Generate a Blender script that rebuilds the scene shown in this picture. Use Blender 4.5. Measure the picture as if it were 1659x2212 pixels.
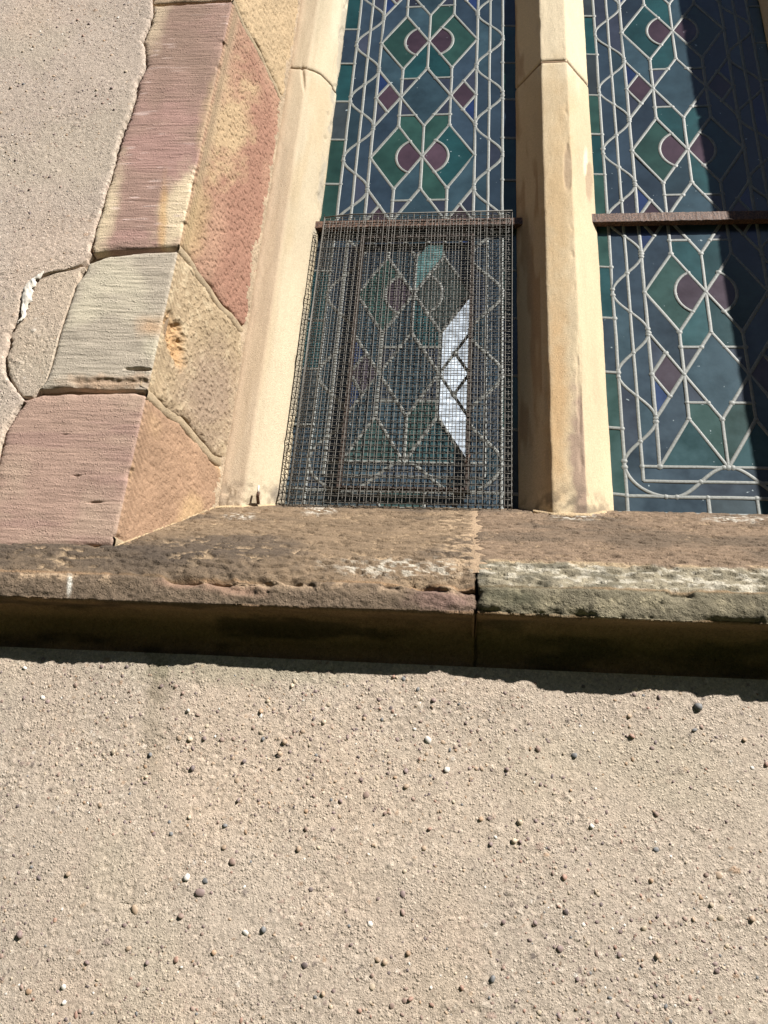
import bpy, math, random
import numpy as np
from mathutils import Matrix, Vector

for o in list(bpy.data.objects):
    bpy.data.objects.remove(o)
scene = bpy.context.scene
COL = scene.collection
random.seed(7)
RNG = np.random.default_rng(11)

# ------------------------------------------------------------------ camera
# image axes of the photograph (1659 x 2212 working size) expressed for the wall's axes:
# X along the wall, Y into the wall, Z up; the render face of the wall is y = 0
FPX = 1661.0
CXY = np.array([829.5, 1106.0])
V_ = np.array([265.5, -3808.0, FPX]); V_ /= np.linalg.norm(V_)
X_ = np.array([15400.0, 346.0, -FPX]); X_ /= np.linalg.norm(X_)
X_ -= V_ * X_.dot(V_); X_ /= np.linalg.norm(X_)
Y_ = np.cross(V_, X_)
CAM = np.array([0.0, -1.4, 0.0])
cd = bpy.data.cameras.new('camera')
cd.sensor_fit = 'HORIZONTAL'; cd.sensor_width = 36.0; cd.lens = 36.0 * FPX / 1659.0
cd.clip_start = 0.02; cd.clip_end = 2000.0
cam = bpy.data.objects.new('camera', cd); COL.objects.link(cam)
Rw = Vector((X_[0], Y_[0], V_[0])); Dw = Vector((X_[1], Y_[1], V_[1])); Fw = Vector((X_[2], Y_[2], V_[2]))
m = Matrix.Identity(4)
for i in range(3):
    m[i][0] = Rw[i]; m[i][1] = -Dw[i]; m[i][2] = -Fw[i]; m[i][3] = CAM[i]
cam.matrix_world = m
scene.camera = cam

# ------------------------------------------------------------------ sky, sun, exposure
AZ, EL = math.radians(49.0), math.radians(40.0)
SUN = Vector((math.sin(AZ) * math.cos(EL), -math.cos(AZ) * math.cos(EL), math.sin(EL)))
w = bpy.data.worlds.new('World'); scene.world = w; w.use_nodes = True
nt = w.node_tree; nt.nodes.clear()
out = nt.nodes.new('ShaderNodeOutputWorld'); bg = nt.nodes.new('ShaderNodeBackground')
sky = nt.nodes.new('ShaderNodeTexSky'); sky.sky_type = 'NISHITA'; sky.sun_disc = False
sky.sun_elevation = EL; sky.sun_rotation = math.atan2(SUN.x, SUN.y)
sky.dust_density = 0.3; sky.air_density = 0.65; sky.ozone_density = 1.2
bg.inputs['Strength'].default_value = 0.05
nt.links.new(sky.outputs[0], bg.inputs[0]); nt.links.new(bg.outputs[0], out.inputs[0])
sd = bpy.data.lights.new('sun', 'SUN'); sd.energy = 5.0; sd.angle = math.radians(0.53); sd.color = (1.0, 0.955, 0.90)
sun = bpy.data.objects.new('sun', sd); COL.objects.link(sun)
sun.rotation_euler = SUN.to_track_quat('Z', 'Y').to_euler(); sun.location = SUN * 20
scene.view_settings.view_transform = 'Standard'; scene.view_settings.look = 'None'
scene.view_settings.gamma = 1.0; scene.view_settings.use_curve_mapping = False
scene.view_settings.exposure = 0.92
scene.render.engine = 'CYCLES'
scene.cycles.max_bounces = 5; scene.cycles.transparent_max_bounces = 16

# ------------------------------------------------------------------ helpers: measuring
def ray(px, py):
    r = np.array([px - CXY[0], py - CXY[1], FPX]); return np.array([r @ X_, r @ Y_, r @ V_])
def at(px, py, y=0.0):
    r = ray(px, py); return CAM + r * ((y - CAM[1]) / r[1])
def pix(P):
    d = P - CAM; q0 = d @ np.stack([X_[0] * np.ones(1), Y_[0] * np.ones(1), V_[0] * np.ones(1)])[:, 0]
    q1 = d @ np.array([X_[1], Y_[1], V_[1]]); q2 = d @ np.array([X_[2], Y_[2], V_[2]])
    q2 = np.where(q2 > 0.05, q2, 0.05)
    return CXY[0] + FPX * q0 / q2, CXY[1] + FPX * q1 / q2

# ------------------------------------------------------------------ helpers: noise
TAB = RNG.random((256, 256))
def vnoise(x, y, seed=0):
    x = np.asarray(x, float) + seed * 17.31; y = np.asarray(y, float) + seed * 9.77
    xi = np.floor(x).astype(int); yi = np.floor(y).astype(int)
    fx = x - xi; fy = y - yi
    fx = fx * fx * (3 - 2 * fx); fy = fy * fy * (3 - 2 * fy)
    a = TAB[xi & 255, yi & 255]; b = TAB[(xi + 1) & 255, yi & 255]
    c = TAB[xi & 255, (yi + 1) & 255]; d = TAB[(xi + 1) & 255, (yi + 1) & 255]
    return (a * (1 - fx) + b * fx) * (1 - fy) + (c * (1 - fx) + d * fx) * fy
def fbm(x, y, oct=4, seed=0, gain=0.5):
    s = 0.0; a = 1.0; t = 0.0
    for i in range(oct):
        s = s + a * vnoise(x, y, seed + i * 3); t += a; a *= gain; x = x * 2.03; y = y * 2.03
    return s / t
def sstep(a, b, x):
    t = np.clip((x - a) / (b - a), 0, 1); return t * t * (3 - 2 * t)
def lin(c):
    c = np.asarray(c, float) / 255.0
    return np.where(c <= 0.04045, c / 12.92, ((c + 0.055) / 1.055) ** 2.4)
def alb(r, g, b, nl=0.53):
    """base colour of a surface seen as r,g,b in full sun at cosine nl"""
    c = lin((r, g, b)); y = c @ np.array([0.25, 0.6, 0.15])
    return (c * 0.86 + y * 0.14) * 0.95 * 0.53 / nl
def mixc(c, d, t):
    return c * (1 - t[..., None]) + np.asarray(d) * t[..., None]
def blob(px, py, cx, cy, rx, ry, rot=0.0, soft=0.35, rough=0.35, seed=0):
    a = math.radians(rot); dx = px - cx; dy = py - cy
    u = (dx * math.cos(a) + dy * math.sin(a)) / rx; v = (-dx * math.sin(a) + dy * math.cos(a)) / ry
    r = np.sqrt(u * u + v * v) + rough * 2 * (fbm(px * 0.045, py * 0.045, 4, seed + 40) - 0.5)
    return 1 - sstep(1 - soft, 1 + soft, r)

# ------------------------------------------------------------------ helpers: materials
def newmat(name):
    mt = bpy.data.materials.new(name); mt.use_nodes = True
    n = mt.node_tree; n.nodes.clear()
    o = n.nodes.new('ShaderNodeOutputMaterial'); p = n.nodes.new('ShaderNodeBsdfPrincipled')
    n.links.new(p.outputs[0], o.inputs[0])
    return mt, n, p, o
def coords(n):
    return n.nodes.new('ShaderNodeTexCoord').outputs['Object']
def noise_node(n, vec, scale, detail=3, rough=0.6):
    t = n.nodes.new('ShaderNodeTexNoise'); t.inputs['Scale'].default_value = scale
    t.inputs['Detail'].default_value = detail; t.inputs['Roughness'].default_value = rough
    n.links.new(vec, t.inputs['Vector']); return t.outputs['Fac']
def remap(n, fac, lo, hi, a=0.3, b=0.7):
    r = n.nodes.new('ShaderNodeMapRange')
    r.inputs['From Min'].default_value = a; r.inputs['From Max'].default_value = b
    r.inputs['To Min'].default_value = lo; r.inputs['To Max'].default_value = hi
    n.links.new(fac, r.inputs['Value']); return r.outputs['Result']
def mulcol(n, colsock, facsock):
    x = n.nodes.new('ShaderNodeVectorMath'); x.operation = 'SCALE'
    n.links.new(colsock, x.inputs[0]); n.links.new(facsock, x.inputs['Scale']); return x.outputs['Vector']
def stone_mat(name, s1=170.0, s2=650.0, var=0.16, bump=0.5, dist=0.0012, rough=0.92, spec=0.25, src='attr', grain=0.0, gvar=0.0, gdist=0.003):
    mt, n, p, o = newmat(name)
    if src == 'attr':
        a = n.nodes.new('ShaderNodeAttribute'); a.attribute_name = 'Col'; c = a.outputs['Color']
    else:
        a = n.nodes.new('ShaderNodeObjectInfo'); c = a.outputs['Color']
    tc = coords(n)
    f1 = noise_node(n, tc, s1, 4, 0.65); f2 = noise_node(n, tc, s2, 2, 0.6)
    c = mulcol(n, c, remap(n, f1, 1 - var, 1 + var)); c = mulcol(n, c, remap(n, f2, 1 - var * 0.9, 1 + var * 0.9))
    hg = None
    if grain:
        # warp the lattice so that grains differ in size, then two sizes of grain
        wn = n.nodes.new('ShaderNodeTexNoise'); wn.inputs['Scale'].default_value = grain * 0.35; wn.inputs['Detail'].default_value = 2
        n.links.new(tc, wn.inputs['Vector'])
        wv = n.nodes.new('ShaderNodeVectorMath'); wv.operation = 'MULTIPLY_ADD'; wv.inputs[1].default_value = (1.6 / grain,) * 3
        n.links.new(wn.outputs['Color'], wv.inputs[0]); n.links.new(tc, wv.inputs[2])
        hs = []
        for k, thr in ((1.0, 0.30), (0.52, 0.62)):
            vo = n.nodes.new('ShaderNodeTexVoronoi'); vo.inputs['Scale'].default_value = grain * k; vo.inputs['Randomness'].default_value = 1.0
            n.links.new(wv.outputs[0], vo.inputs['Vector'])
            sc = n.nodes.new('ShaderNodeSeparateColor'); n.links.new(vo.outputs['Color'], sc.inputs[0])
            dome = remap(n, vo.outputs['Distance'], 1.0, 0.0, 0.05, 0.62)
            on = remap(n, sc.outputs[0], 0.0, 1.0, thr, thr + 0.25)
            ml = n.nodes.new('ShaderNodeMath'); ml.operation = 'MULTIPLY'; n.links.new(dome, ml.inputs[0]); n.links.new(on, ml.inputs[1])
            m2 = n.nodes.new('ShaderNodeMath'); m2.operation = 'MULTIPLY'; m2.inputs[1].default_value = 1.0 / k; n.links.new(ml.outputs[0], m2.inputs[0])
            hs.append(m2.outputs[0])
            c = mulcol(n, c, remap(n, sc.outputs[1], 1 - gvar, 1 + gvar, 0, 1))
        ah = n.nodes.new('ShaderNodeMath'); ah.operation = 'MAXIMUM'; n.links.new(hs[0], ah.inputs[0]); n.links.new(hs[1], ah.inputs[1])
        dr = remap(n, noise_node(n, tc, 11, 3, 0.6), 0.45, 1.1, 0.35, 0.65)
        hm_ = n.nodes.new('ShaderNodeMath'); hm_.operation = 'MULTIPLY'; n.links.new(ah.outputs[0], hm_.inputs[0]); n.links.new(dr, hm_.inputs[1]); hg = hm_.outputs[0]
    n.links.new(c, p.inputs['Base Color'])
    p.inputs['Roughness'].default_value = rough; p.inputs['Specular IOR Level'].default_value = spec
    ad = n.nodes.new('ShaderNodeMath'); ad.operation = 'ADD'
    n.links.new(f1, ad.inputs[0]); n.links.new(f2, ad.inputs[1])
    b = n.nodes.new('ShaderNodeBump'); b.inputs['Strength'].default_value = bump; b.inputs['Distance'].default_value = dist
    n.links.new(ad.outputs[0], b.inputs['Height']); n.links.new(b.outputs[0], p.inputs['Normal'])
    if hg is not None:
        b0 = n.nodes.new('ShaderNodeBump'); b0.inputs['Strength'].default_value = 1.0; b0.inputs['Distance'].default_value = gdist
        n.links.new(hg, b0.inputs['Height']); n.links.new(b0.outputs[0], b.inputs['Normal'])
    return mt
M_RENDER = stone_mat('roughcast', 420, 1100, 0.14, 0.5, 0.0016, grain=370, gvar=0.15, gdist=0.0011)
M_STONE = stone_mat('sandstone', 300, 900, 0.14, 0.6, 0.0014, grain=420, gvar=0.06, gdist=0.0008)
M_CREAM = stone_mat('cream_limestone', 260, 900, 0.09, 0.7, 0.0011, grain=520, gvar=0.05, gdist=0.0005)
M_SILL = stone_mat('weathered_sandstone', 280, 800, 0.18, 0.8, 0.0018, grain=360, gvar=0.10, gdist=0.0014)
M_PEB = stone_mat('pebble', 300, 900, 0.12, 0.2, 0.0004, 0.6, 0.4, 'obj')
M_PEBV = stone_mat('small_pebble', 300, 900, 0.12, 0.2, 0.0004, 0.7, 0.35)

def flat_mat(name, col, rough=0.8, metal=0.0, s=60, var=0.15, spec=0.4, bump=0.0):
    mt, n, p, o = newmat(name)
    rgb = n.nodes.new('ShaderNodeRGB'); rgb.outputs[0].default_value = (*col, 1)
    f = noise_node(n, coords(n), s, 4, 0.6)
    n.links.new(mulcol(n, rgb.outputs[0], remap(n, f, 1 - var, 1 + var)), p.inputs['Base Color'])
    p.inputs['Roughness'].default_value = rough; p.inputs['Metallic'].default_value = metal
    p.inputs['Specular IOR Level'].default_value = spec
    if bump:
        b = n.nodes.new('ShaderNodeBump'); b.inputs['Strength'].default_value = bump; b.inputs['Distance'].default_value = 0.002
        n.links.new(f, b.inputs['Height']); n.links.new(b.outputs[0], p.inputs['Normal'])
    return mt
M_LEAD = flat_mat('oxidised_lead', tuple(alb(120, 124, 119)), 0.55, 0.0, 140, 0.22, 0.5, 0.3)
M_WIRE = flat_mat('galvanised_wire', (0.115, 0.108, 0.092), 0.55, 0.2, 90, 0.3, 0.5)
M_CORE = flat_mat('wall_core', (0.10, 0.085, 0.065), 0.95, 0, 30, 0.2, 0.1)
M_MORTAR = flat_mat('lime_mortar', tuple(alb(190, 165, 130, 0.65)), 0.95, 0, 220, 0.2, 0.1, 0.5)
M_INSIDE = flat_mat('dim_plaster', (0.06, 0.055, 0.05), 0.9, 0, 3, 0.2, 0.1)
M_WHITE = flat_mat('white_plaster', (0.60, 0.56, 0.49), 0.95, 0, 180, 0.1, 0.1, 0.5)
M_GROUND = flat_mat('mown_grass', (0.050, 0.065, 0.025), 0.95, 0, 25, 0.3, 0.1)
mt, n, p, o = newmat('rusty_iron')
f = noise_node(n, coords(n), 240, 5, 0.7)
cr = n.nodes.new('ShaderNodeValToRGB'); n.links.new(f, cr.inputs[0])
cr.color_ramp.elements[0].position = 0.36; cr.color_ramp.elements[0].color = (0.022, 0.014, 0.010, 1)
cr.color_ramp.elements[1].position = 0.66; cr.color_ramp.elements[1].color = (0.22, 0.12, 0.07, 1)
e = cr.color_ramp.elements.new(0.5); e.color = (0.085, 0.04, 0.023, 1)
n.links.new(cr.outputs[0], p.inputs['Base Color']); p.inputs['Roughness'].default_value = 0.65
b = n.nodes.new('ShaderNodeBump'); b.inputs['Strength'].default_value = 0.7; b.inputs['Distance'].default_value = 0.002
n.links.new(f, b.inputs['Height']); n.links.new(b.outputs[0], p.inputs['Normal'])
M_RUST = mt
M_DARKIRON = flat_mat('dark_iron', (0.045, 0.028, 0.02), 0.6, 0.0, 200, 0.6, 0.4, 0.6)

def glass_mat(name, col, through=0.0, tint=None, dust=1.0):
    """old leaded glass: dusty tinted surface with a glossy face; `through` of the light passes"""
    mt, n, p, o = newmat(name)
    tc0 = coords(n)
    oi = n.nodes.new('ShaderNodeObjectInfo')
    sh = n.nodes.new('ShaderNodeVectorMath'); sh.operation = 'SCALE'; sh.inputs[0].default_value = (7.3, 3.1, 5.7); n.links.new(oi.outputs['Random'], sh.inputs['Scale'])
    ad0 = n.nodes.new('ShaderNodeVectorMath'); n.links.new(tc0, ad0.inputs[0]); n.links.new(sh.outputs[0], ad0.inputs[1]); tc = ad0.outputs[0]
    f = noise_node(n, tc, 14, 4, 0.6); g2 = noise_node(n, tc, 420, 2, 0.5)
    rgb = n.nodes.new('ShaderNodeRGB'); rgb.outputs[0].default_value = (*col, 1)
    c = mulcol(n, rgb.outputs[0], remap(n, oi.outputs['Random'], 0.75, 1.35, 0, 1))
    c = mulcol(n, c, remap(n, f, 0.75, 1.3))
    sep = n.nodes.new('ShaderNodeSeparateXYZ'); n.links.new(tc0, sep.inputs[0])
    hz = remap(n, sep.outputs['Z'], 1.0, 0.0, 0.9, 1.9)          # road dust clings to the lower glass
    f2 = n.nodes.new('ShaderNodeMath'); f2.operation = 'MULTIPLY'
    n.links.new(remap(n, f, 0.1, 0.42), f2.inputs[0]); n.links.new(hz, f2.inputs[1])
    f3 = n.nodes.new('ShaderNodeMath'); f3.operation = 'MULTIPLY'; f3.inputs[1].default_value = 0.8 * dust
    n.links.new(f2.outputs[0], f3.inputs[0])
    mx = n.nodes.new('ShaderNodeMix'); mx.data_type = 'RGBA'
    n.links.new(f3.outputs[0], mx.inputs['Factor']); n.links.new(c, mx.inputs['A']); mx.inputs['B'].default_value = (0.105, 0.15, 0.175, 1)
    # sparse pale splashes
    vo = noise_node(n, tc, 75, 2, 0.4); sp = remap(n, vo, 0.0, 1.0, 0.765, 0.78)
    mx2 = n.nodes.new('ShaderNodeMix'); mx2.data_type = 'RGBA'
    n.links.new(sp, mx2.inputs['Factor']); n.links.new(mx.outputs['Result'], mx2.inputs['A']); mx2.inputs['B'].default_value = (0.30, 0.36, 0.38, 1)
    n.links.new(mx2.outputs['Result'], p.inputs['Base Color'])
    p.inputs['Roughness'].default_value = 0.22; p.inputs['IOR'].default_value = 1.5
    p.inputs['Specular IOR Level'].default_value = 0.42
    b = n.nodes.new('ShaderNodeBump'); b.inputs['Strength'].default_value = 0.12; b.inputs['Distance'].default_value = 0.004
    n.links.new(f, b.inputs['Height']); n.links.new(b.outputs[0], p.inputs['Normal'])
    if through > 0:
        t = n.nodes.new('ShaderNodeBsdfTransparent'); t.inputs[0].default_value = (*(tint or (1, 1, 1)), 1)
        ms = n.nodes.new('ShaderNodeMixShader'); n.links.new(remap(n, noise_node(n, tc, 38, 4, 0.6), through * 0.55, through * 1.1), ms.inputs[0])
        n.links.new(p.outputs[0], ms.inputs[1]); n.links.new(t.outputs[0], ms.inputs[2]); n.links.new(ms.outputs[0], o.inputs[0])
    return mt
G = {'navy': glass_mat('navy_glass', (0.022, 0.037, 0.054)), 'slate': glass_mat('slate_glass', (0.024, 0.046, 0.060)),
     'indigo': glass_mat('indigo_glass', (0.026, 0.032, 0.048)), 'green': glass_mat('green_glass', (0.017, 0.046, 0.038)),
     'teal': glass_mat('teal_glass', (0.012, 0.048, 0.052)), 'purple': glass_mat('purple_glass', (0.046, 0.029, 0.039)),
     'blue': glass_mat('blue_glass', (0.016, 0.032, 0.095)), 'grey': glass_mat('grey_glass', (0.026, 0.034, 0.038)),
     'clear': glass_mat('clear_glass', (0.16, 0.17, 0.17), 0.62, (0.95, 0.97, 1), 0.3),
     'tealclear': glass_mat('pale_teal_glass', (0.05, 0.09, 0.09), 0.30, (0.70, 0.95, 0.92), 0.5),
     'greyclear': glass_mat('pale_grey_glass', (0.04, 0.05, 0.05), 0.12, (0.8, 0.9, 0.8), 0.5)}

# ------------------------------------------------------------------ helpers: objects
def tag(o, label=None, cat=None, group=None, kind=None):
    if label: o['label'] = label
    if cat: o['category'] = cat
    if group: o['group'] = group
    if kind: o['kind'] = kind
    return o
def empty(name, loc=(0, 0, 0)):
    o = bpy.data.objects.new(name, None); o.empty_display_size = 0.05; o.location = loc; COL.objects.link(o); return o
def link(name, me, mat, parent=None):
    o = bpy.data.objects.new(name, me); COL.objects.link(o)
    if mat is not None and not me.materials: me.materials.append(mat)
    if parent is not None:
        o.parent = parent
        o.matrix_parent_inverse = Matrix.Translation(parent.location).inverted()
    return o
def grid_mesh(name, P, C=None, smooth=True):
    nr, nc = P.shape[:2]
    me = bpy.data.meshes.new(name)
    idx = np.arange(nr * nc).reshape(nr, nc)
    q = np.stack([idx[:-1, :-1], idx[:-1, 1:], idx[1:, 1:], idx[1:, :-1]], -1).reshape(-1)
    nf = len(q) // 4
    me.vertices.add(nr * nc); me.vertices.foreach_set('co', P.reshape(-1).astype(np.float32))
    me.loops.add(nf * 4); me.loops.foreach_set('vertex_index', q.astype(np.int32))
    me.polygons.add(nf); me.polygons.foreach_set('loop_start', np.arange(0, nf * 4, 4, dtype=np.int32))
    me.update(calc_edges=True)
    me.polygons.foreach_set('use_smooth', np.full(nf, smooth))
    if C is not None:
        a = me.attributes.new('Col', 'FLOAT_COLOR', 'POINT')
        C4 = np.ones((nr * nc, 4), np.float32); C4[:, :3] = np.clip(C.reshape(-1, 3), 0.003, 0.9)
        a.data.foreach_set('color', C4.reshape(-1))
    me.validate()
    return me
def skirted(P, N, C, depth, sides='lrtb'):
    """add a border that runs back into the wall so that a patch has real edges"""
    B = P - N * depth
    def padr(A, S, top, bot):
        L = ([S[:1]] if top else []) + [A] + ([S[-1:]] if bot else [])
        return np.concatenate(L, 0)
    t, b, l, r = 't' in sides, 'b' in sides, 'l' in sides, 'r' in sides
    P2 = padr(P, B, b, t); C2 = padr(C, C, b, t); B2 = padr(B, B, b, t)
    cols = ([B2[:, :1]] if l else []) + [P2] + ([B2[:, -1:]] if r else [])
    cc = ([C2[:, :1]] if l else []) + [C2] + ([C2[:, -1:]] if r else [])
    return np.concatenate(cols, 1), np.concatenate(cc, 1)
def box_mesh(name, boxes, bevel=0.0):
    v = []; f = []
    for (x0, x1, y0, y1, z0, z1) in boxes:
        k = len(v)
        v += [(x0, y0, z0), (x1, y0, z0), (x1, y1, z0), (x0, y1, z0), (x0, y0, z1), (x1, y0, z1), (x1, y1, z1), (x0, y1, z1)]
        f += [(k, k + 3, k + 2, k + 1), (k + 4, k + 5, k + 6, k + 7), (k, k + 1, k + 5, k + 4), (k + 1, k + 2, k + 6, k + 5), (k + 2, k + 3, k + 7, k + 6), (k + 3, k, k + 4, k + 7)]
    me = bpy.data.meshes.new(name); me.from_pydata(v, [], f); me.update(); return me
def tube_mesh(name, pts, r, sides=6, cap=True):
    pts = [Vector(p) for p in pts]; v = []; f = []
    for i, p_ in enumerate(pts):
        d = (pts[min(i + 1, len(pts) - 1)] - pts[max(i - 1, 0)]).normalized()
        a = d.cross(Vector((0.3, 1, 0.2))).normalized(); b_ = d.cross(a)
        for k in range(sides):
            t = 2 * math.pi * k / sides; v.append(p_ + (a * math.cos(t) + b_ * math.sin(t)) * r)
    for i in range(len(pts) - 1):
        for k in range(sides):
            a0 = i * sides + k; a1 = i * sides + (k + 1) % sides
            f.append((a0, a1, a1 + sides, a0 + sides))
    if cap: f.append(tuple(range(sides - 1, -1, -1))); f.append(tuple(range(len(v) - sides, len(v))))
    me = bpy.data.meshes.new(name); me.from_pydata(v, [], f); me.update()
    me.polygons.foreach_set('use_smooth', np.ones(len(f), bool)); return me

# ------------------------------------------------------------------ measures of the window (metres)
A_ = 0.348          # depth of the frame's face behind the wall face
G_ = 0.448          # depth of the glass
PHI = math.radians(12.0)
XA = -0.709         # left arris of the jamb
XF = XA + A_ * math.tan(PHI)
L0, L1 = -0.487, 0.133      # left light
R0, R1 = 0.374, 0.975       # right light
XRA = 1.248         # right arris (its shadow falls across the right light)
ZS = 0.832          # foot of the glass
ZT = 3.70           # top of the window
PROJ = 0.08         # projection of the sill
def sill_z(y):
    return np.interp(y, [-0.075, -0.02, A_, G_ + 0.12], [0.441, 0.512, 0.773, 0.90])

# ------------------------------------------------------------------ setting: ground and church interior
gm = grid_mesh('ground', np.stack(np.meshgrid(np.linspace(-60, 60, 25), np.linspace(-80, 0.3, 25)), -1).reshape(25, 25, 2)[..., [0, 1, 1]] * np.array([1, 1, 0]) + np.array([0, 0, -1.5]))
tag(link('ground', gm, M_GROUND), kind='structure')
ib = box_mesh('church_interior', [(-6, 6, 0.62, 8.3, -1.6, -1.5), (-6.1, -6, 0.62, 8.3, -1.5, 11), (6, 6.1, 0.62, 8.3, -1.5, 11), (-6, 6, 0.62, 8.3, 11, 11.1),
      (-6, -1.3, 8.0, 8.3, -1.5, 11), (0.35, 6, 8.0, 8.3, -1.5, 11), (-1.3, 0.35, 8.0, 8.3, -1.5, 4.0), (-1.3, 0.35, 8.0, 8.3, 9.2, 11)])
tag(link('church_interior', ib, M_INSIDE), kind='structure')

# unseen evergreens added to shut off the low sky and darken the shade
def sky_screen_trees():
    r = np.random.default_rng(77); Q = []
    for k in range(13):
        tx = -21 + 3.1 * k + r.uniform(-0.8, 0.8); ty = -8.6 - abs(tx - 2) * 0.05 + r.uniform(-0.9, 0.9); th = r.uniform(7.0, 8.3)
        if tx > 6: th *= 0.86
        num = 3400
        a = r.random(num) * 2 * np.pi; t = r.random(num) ** 0.8
        lump = 1 + 0.28 * np.sin(a * 3 + t * 9 + k) + 0.2 * np.sin(a * 5 - t * 14)
        rad = (1.9 * np.sin(np.pi * np.clip(t * 0.93 + 0.07, 0, 1)) ** 0.6 + 0.2) * lump * r.random(num) ** 0.35
        c = np.stack([tx + rad * np.cos(a), ty + rad * np.sin(a), -0.9 + t * th], -1)
        u = r.normal(size=(num, 3)); u /= np.linalg.norm(u, axis=1)[:, None]; w_ = r.normal(size=(num, 3)); w_ = np.cross(u, w_); w_ /= np.linalg.norm(w_, axis=1)[:, None]
        sz = r.uniform(0.10, 0.24, (num, 1))
        Q.append(np.stack([c - u * sz, c + w_ * sz * 0.6, c + u * sz, c - w_ * sz * 0.6], 1))
        for q in range(6):          # trunk
            a0, a1 = q * np.pi / 3, (q + 1) * np.pi / 3
            Q.append(np.array([[[tx + 0.22 * np.cos(a0), ty + 0.22 * np.sin(a0), -1.5], [tx + 0.22 * np.cos(a1), ty + 0.22 * np.sin(a1), -1.5], [tx + 0.08 * np.cos(a1), ty + 0.08 * np.sin(a1), 4], [tx + 0.08 * np.cos(a0), ty + 0.08 * np.sin(a0), 4]]]))
    V = np.concatenate(Q).reshape(-1, 3); nf = len(V) // 4
    me = bpy.data.meshes.new('sky_screen_trees'); me.vertices.add(len(V)); me.vertices.foreach_set('co', V.reshape(-1).astype(np.float32))
    me.loops.add(nf * 4); me.loops.foreach_set('vertex_index', np.arange(nf * 4, dtype=np.int32)); me.polygons.add(nf); me.polygons.foreach_set('loop_start', np.arange(0, nf * 4, 4, dtype=np.int32)); me.update(calc_edges=True)
    return me
tag(link('sky_screen_trees', sky_screen_trees(), flat_mat('sky_screen_foliage', (0.035, 0.055, 0.022), 0.8, 0, 2, 0.4, 0.2)), 'belt of unseen evergreens added to block the low sky', 'trees', None, 'stuff')

# ------------------------------------------------------------------ roughcast height map (grains thrown on wet render)
NT, CELL = 900, 0.002
def splat(seed):
    r = np.random.default_rng(seed)
    H = np.zeros((NT, NT)); ID = np.zeros((NT, NT), int)
    for (num, rad, amp) in ((30000, 1.15, 0.0010), (4600, 1.8, 0.0015), (420, 2.7, 0.0020)):
        cx = r.random(num) * NT; cy = r.random(num) * NT
        # grains come in drifts: thin them out where the throw was sparse
        keep = r.random(num) < 0.25 + 1.3 * sstep(0.35, 0.7, fbm(cx * 0.018, cy * 0.018, 3, seed))
        cx, cy = cx[keep], cy[keep]; num_ = len(cx)
        rr = rad * (0.75 + 0.5 * r.random(num_)); el = 0.75 + 0.5 * r.random(num_); am = amp * (0.55 + 0.75 * r.random(num_))
        gid = r.integers(1, 4000, num_)
        ix = np.floor(cx).astype(int); iy = np.floor(cy).astype(int)
        R = int(math.ceil(rad * 1.6))
        for dx in range(-R, R + 1):
            for dy in range(-R, R + 1):
                d2 = (((ix + dx + 0.5 - cx) * el) ** 2 + ((iy + dy + 0.5 - cy) / el) ** 2) / rr ** 2
                ok = d2 < 1
                h = am[ok] * np.sqrt(1 - d2[ok])
                X = (ix[ok] + dx) % NT; Y = (iy[ok] + dy) % NT
                cur = H[X, Y]; up = h > cur
                H[X[up], Y[up]] = h[up]; ID[X[up], Y[up]] = gid[ok][up]
    return H, ID
HM, IDM = splat(3)
def rough_h(x, z):
    u = x / CELL; v = z / CELL
    iu = np.floor(u).astype(int); iv = np.floor(v).astype(int); fu = u - iu; fv = v - iv
    g = lambda a, b_: HM[a % NT, b_ % NT]
    h = (g(iu, iv) * (1 - fu) + g(iu + 1, iv) * fu) * (1 - fv) + (g(iu, iv + 1) * (1 - fu) + g(iu + 1, iv + 1) * fu) * fv
    h = h * np.where(z < 0.42, sstep(-1.36, -1.28, x) * (1 - sstep(1.04, 1.12, x)) * sstep(-0.66, -0.60, z), sstep(-1.75, -1.62, x) * (1 - sstep(1.2, 1.3, x)) * (1 - sstep(2.5, 2.62, z)))
    h = h + 0.010 * (fbm(x * 3.2, z * 3.2, 3, 5) - 0.5) + 0.0018 * (fbm(x * 24, z * 24, 3, 6) - 0.5)
    # small pits where grains have dropped out
    h = h - 0.0022 * sstep(0.70, 0.82, fbm(x * 150, z * 150, 2, 21)) * sstep(0.35, 0.65, fbm(x * 9, z * 9, 2, 22))
    return h, IDM[iu % NT, iv % NT]
gr = np.random.default_rng(5)
PALR = np.array([alb(184, 168, 150), alb(192, 177, 158), alb(174, 157, 140), alb(204, 190, 172), alb(164, 147, 133), alb(150, 125, 112), alb(120, 102, 96), alb(160, 128, 98), alb(98, 88, 86), alb(214, 206, 194)])
PALW = np.array([0.3, 0.22, 0.16, 0.10, 0.09, 0.06, 0.04, 0.03, 0.02, 0.012])
GCOL = PALR[gr.choice(len(PALR), 4001, p=PALW / PALW.sum())] * (0.9 + 0.2 * gr.random((4001, 1)))
def rough_col(x, z, ids, tone=(1, 1, 1)):
    base = alb(184, 168, 149) * np.ones(x.shape + (3,))
    c = np.where((ids > 0)[..., None], GCOL[ids % 4001] * 0.72 + base * 0.28, base)
    l = fbm(x * 2.2, z * 2.2, 4, 31); c = c * (0.88 + 0.24 * l)[..., None]
    c = mixc(c, alb(180, 168, 144), 0.4 * sstep(0.52, 0.72, fbm(x * 4.1, z * 4.1, 3, 33)))      # a breath of green algae
    c = mixc(c, alb(192, 167, 142), 0.3 * sstep(0.55, 0.75, fbm(x * 3.3, z * 3.3, 3, 36)))
    return c * np.asarray(tone)

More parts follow.
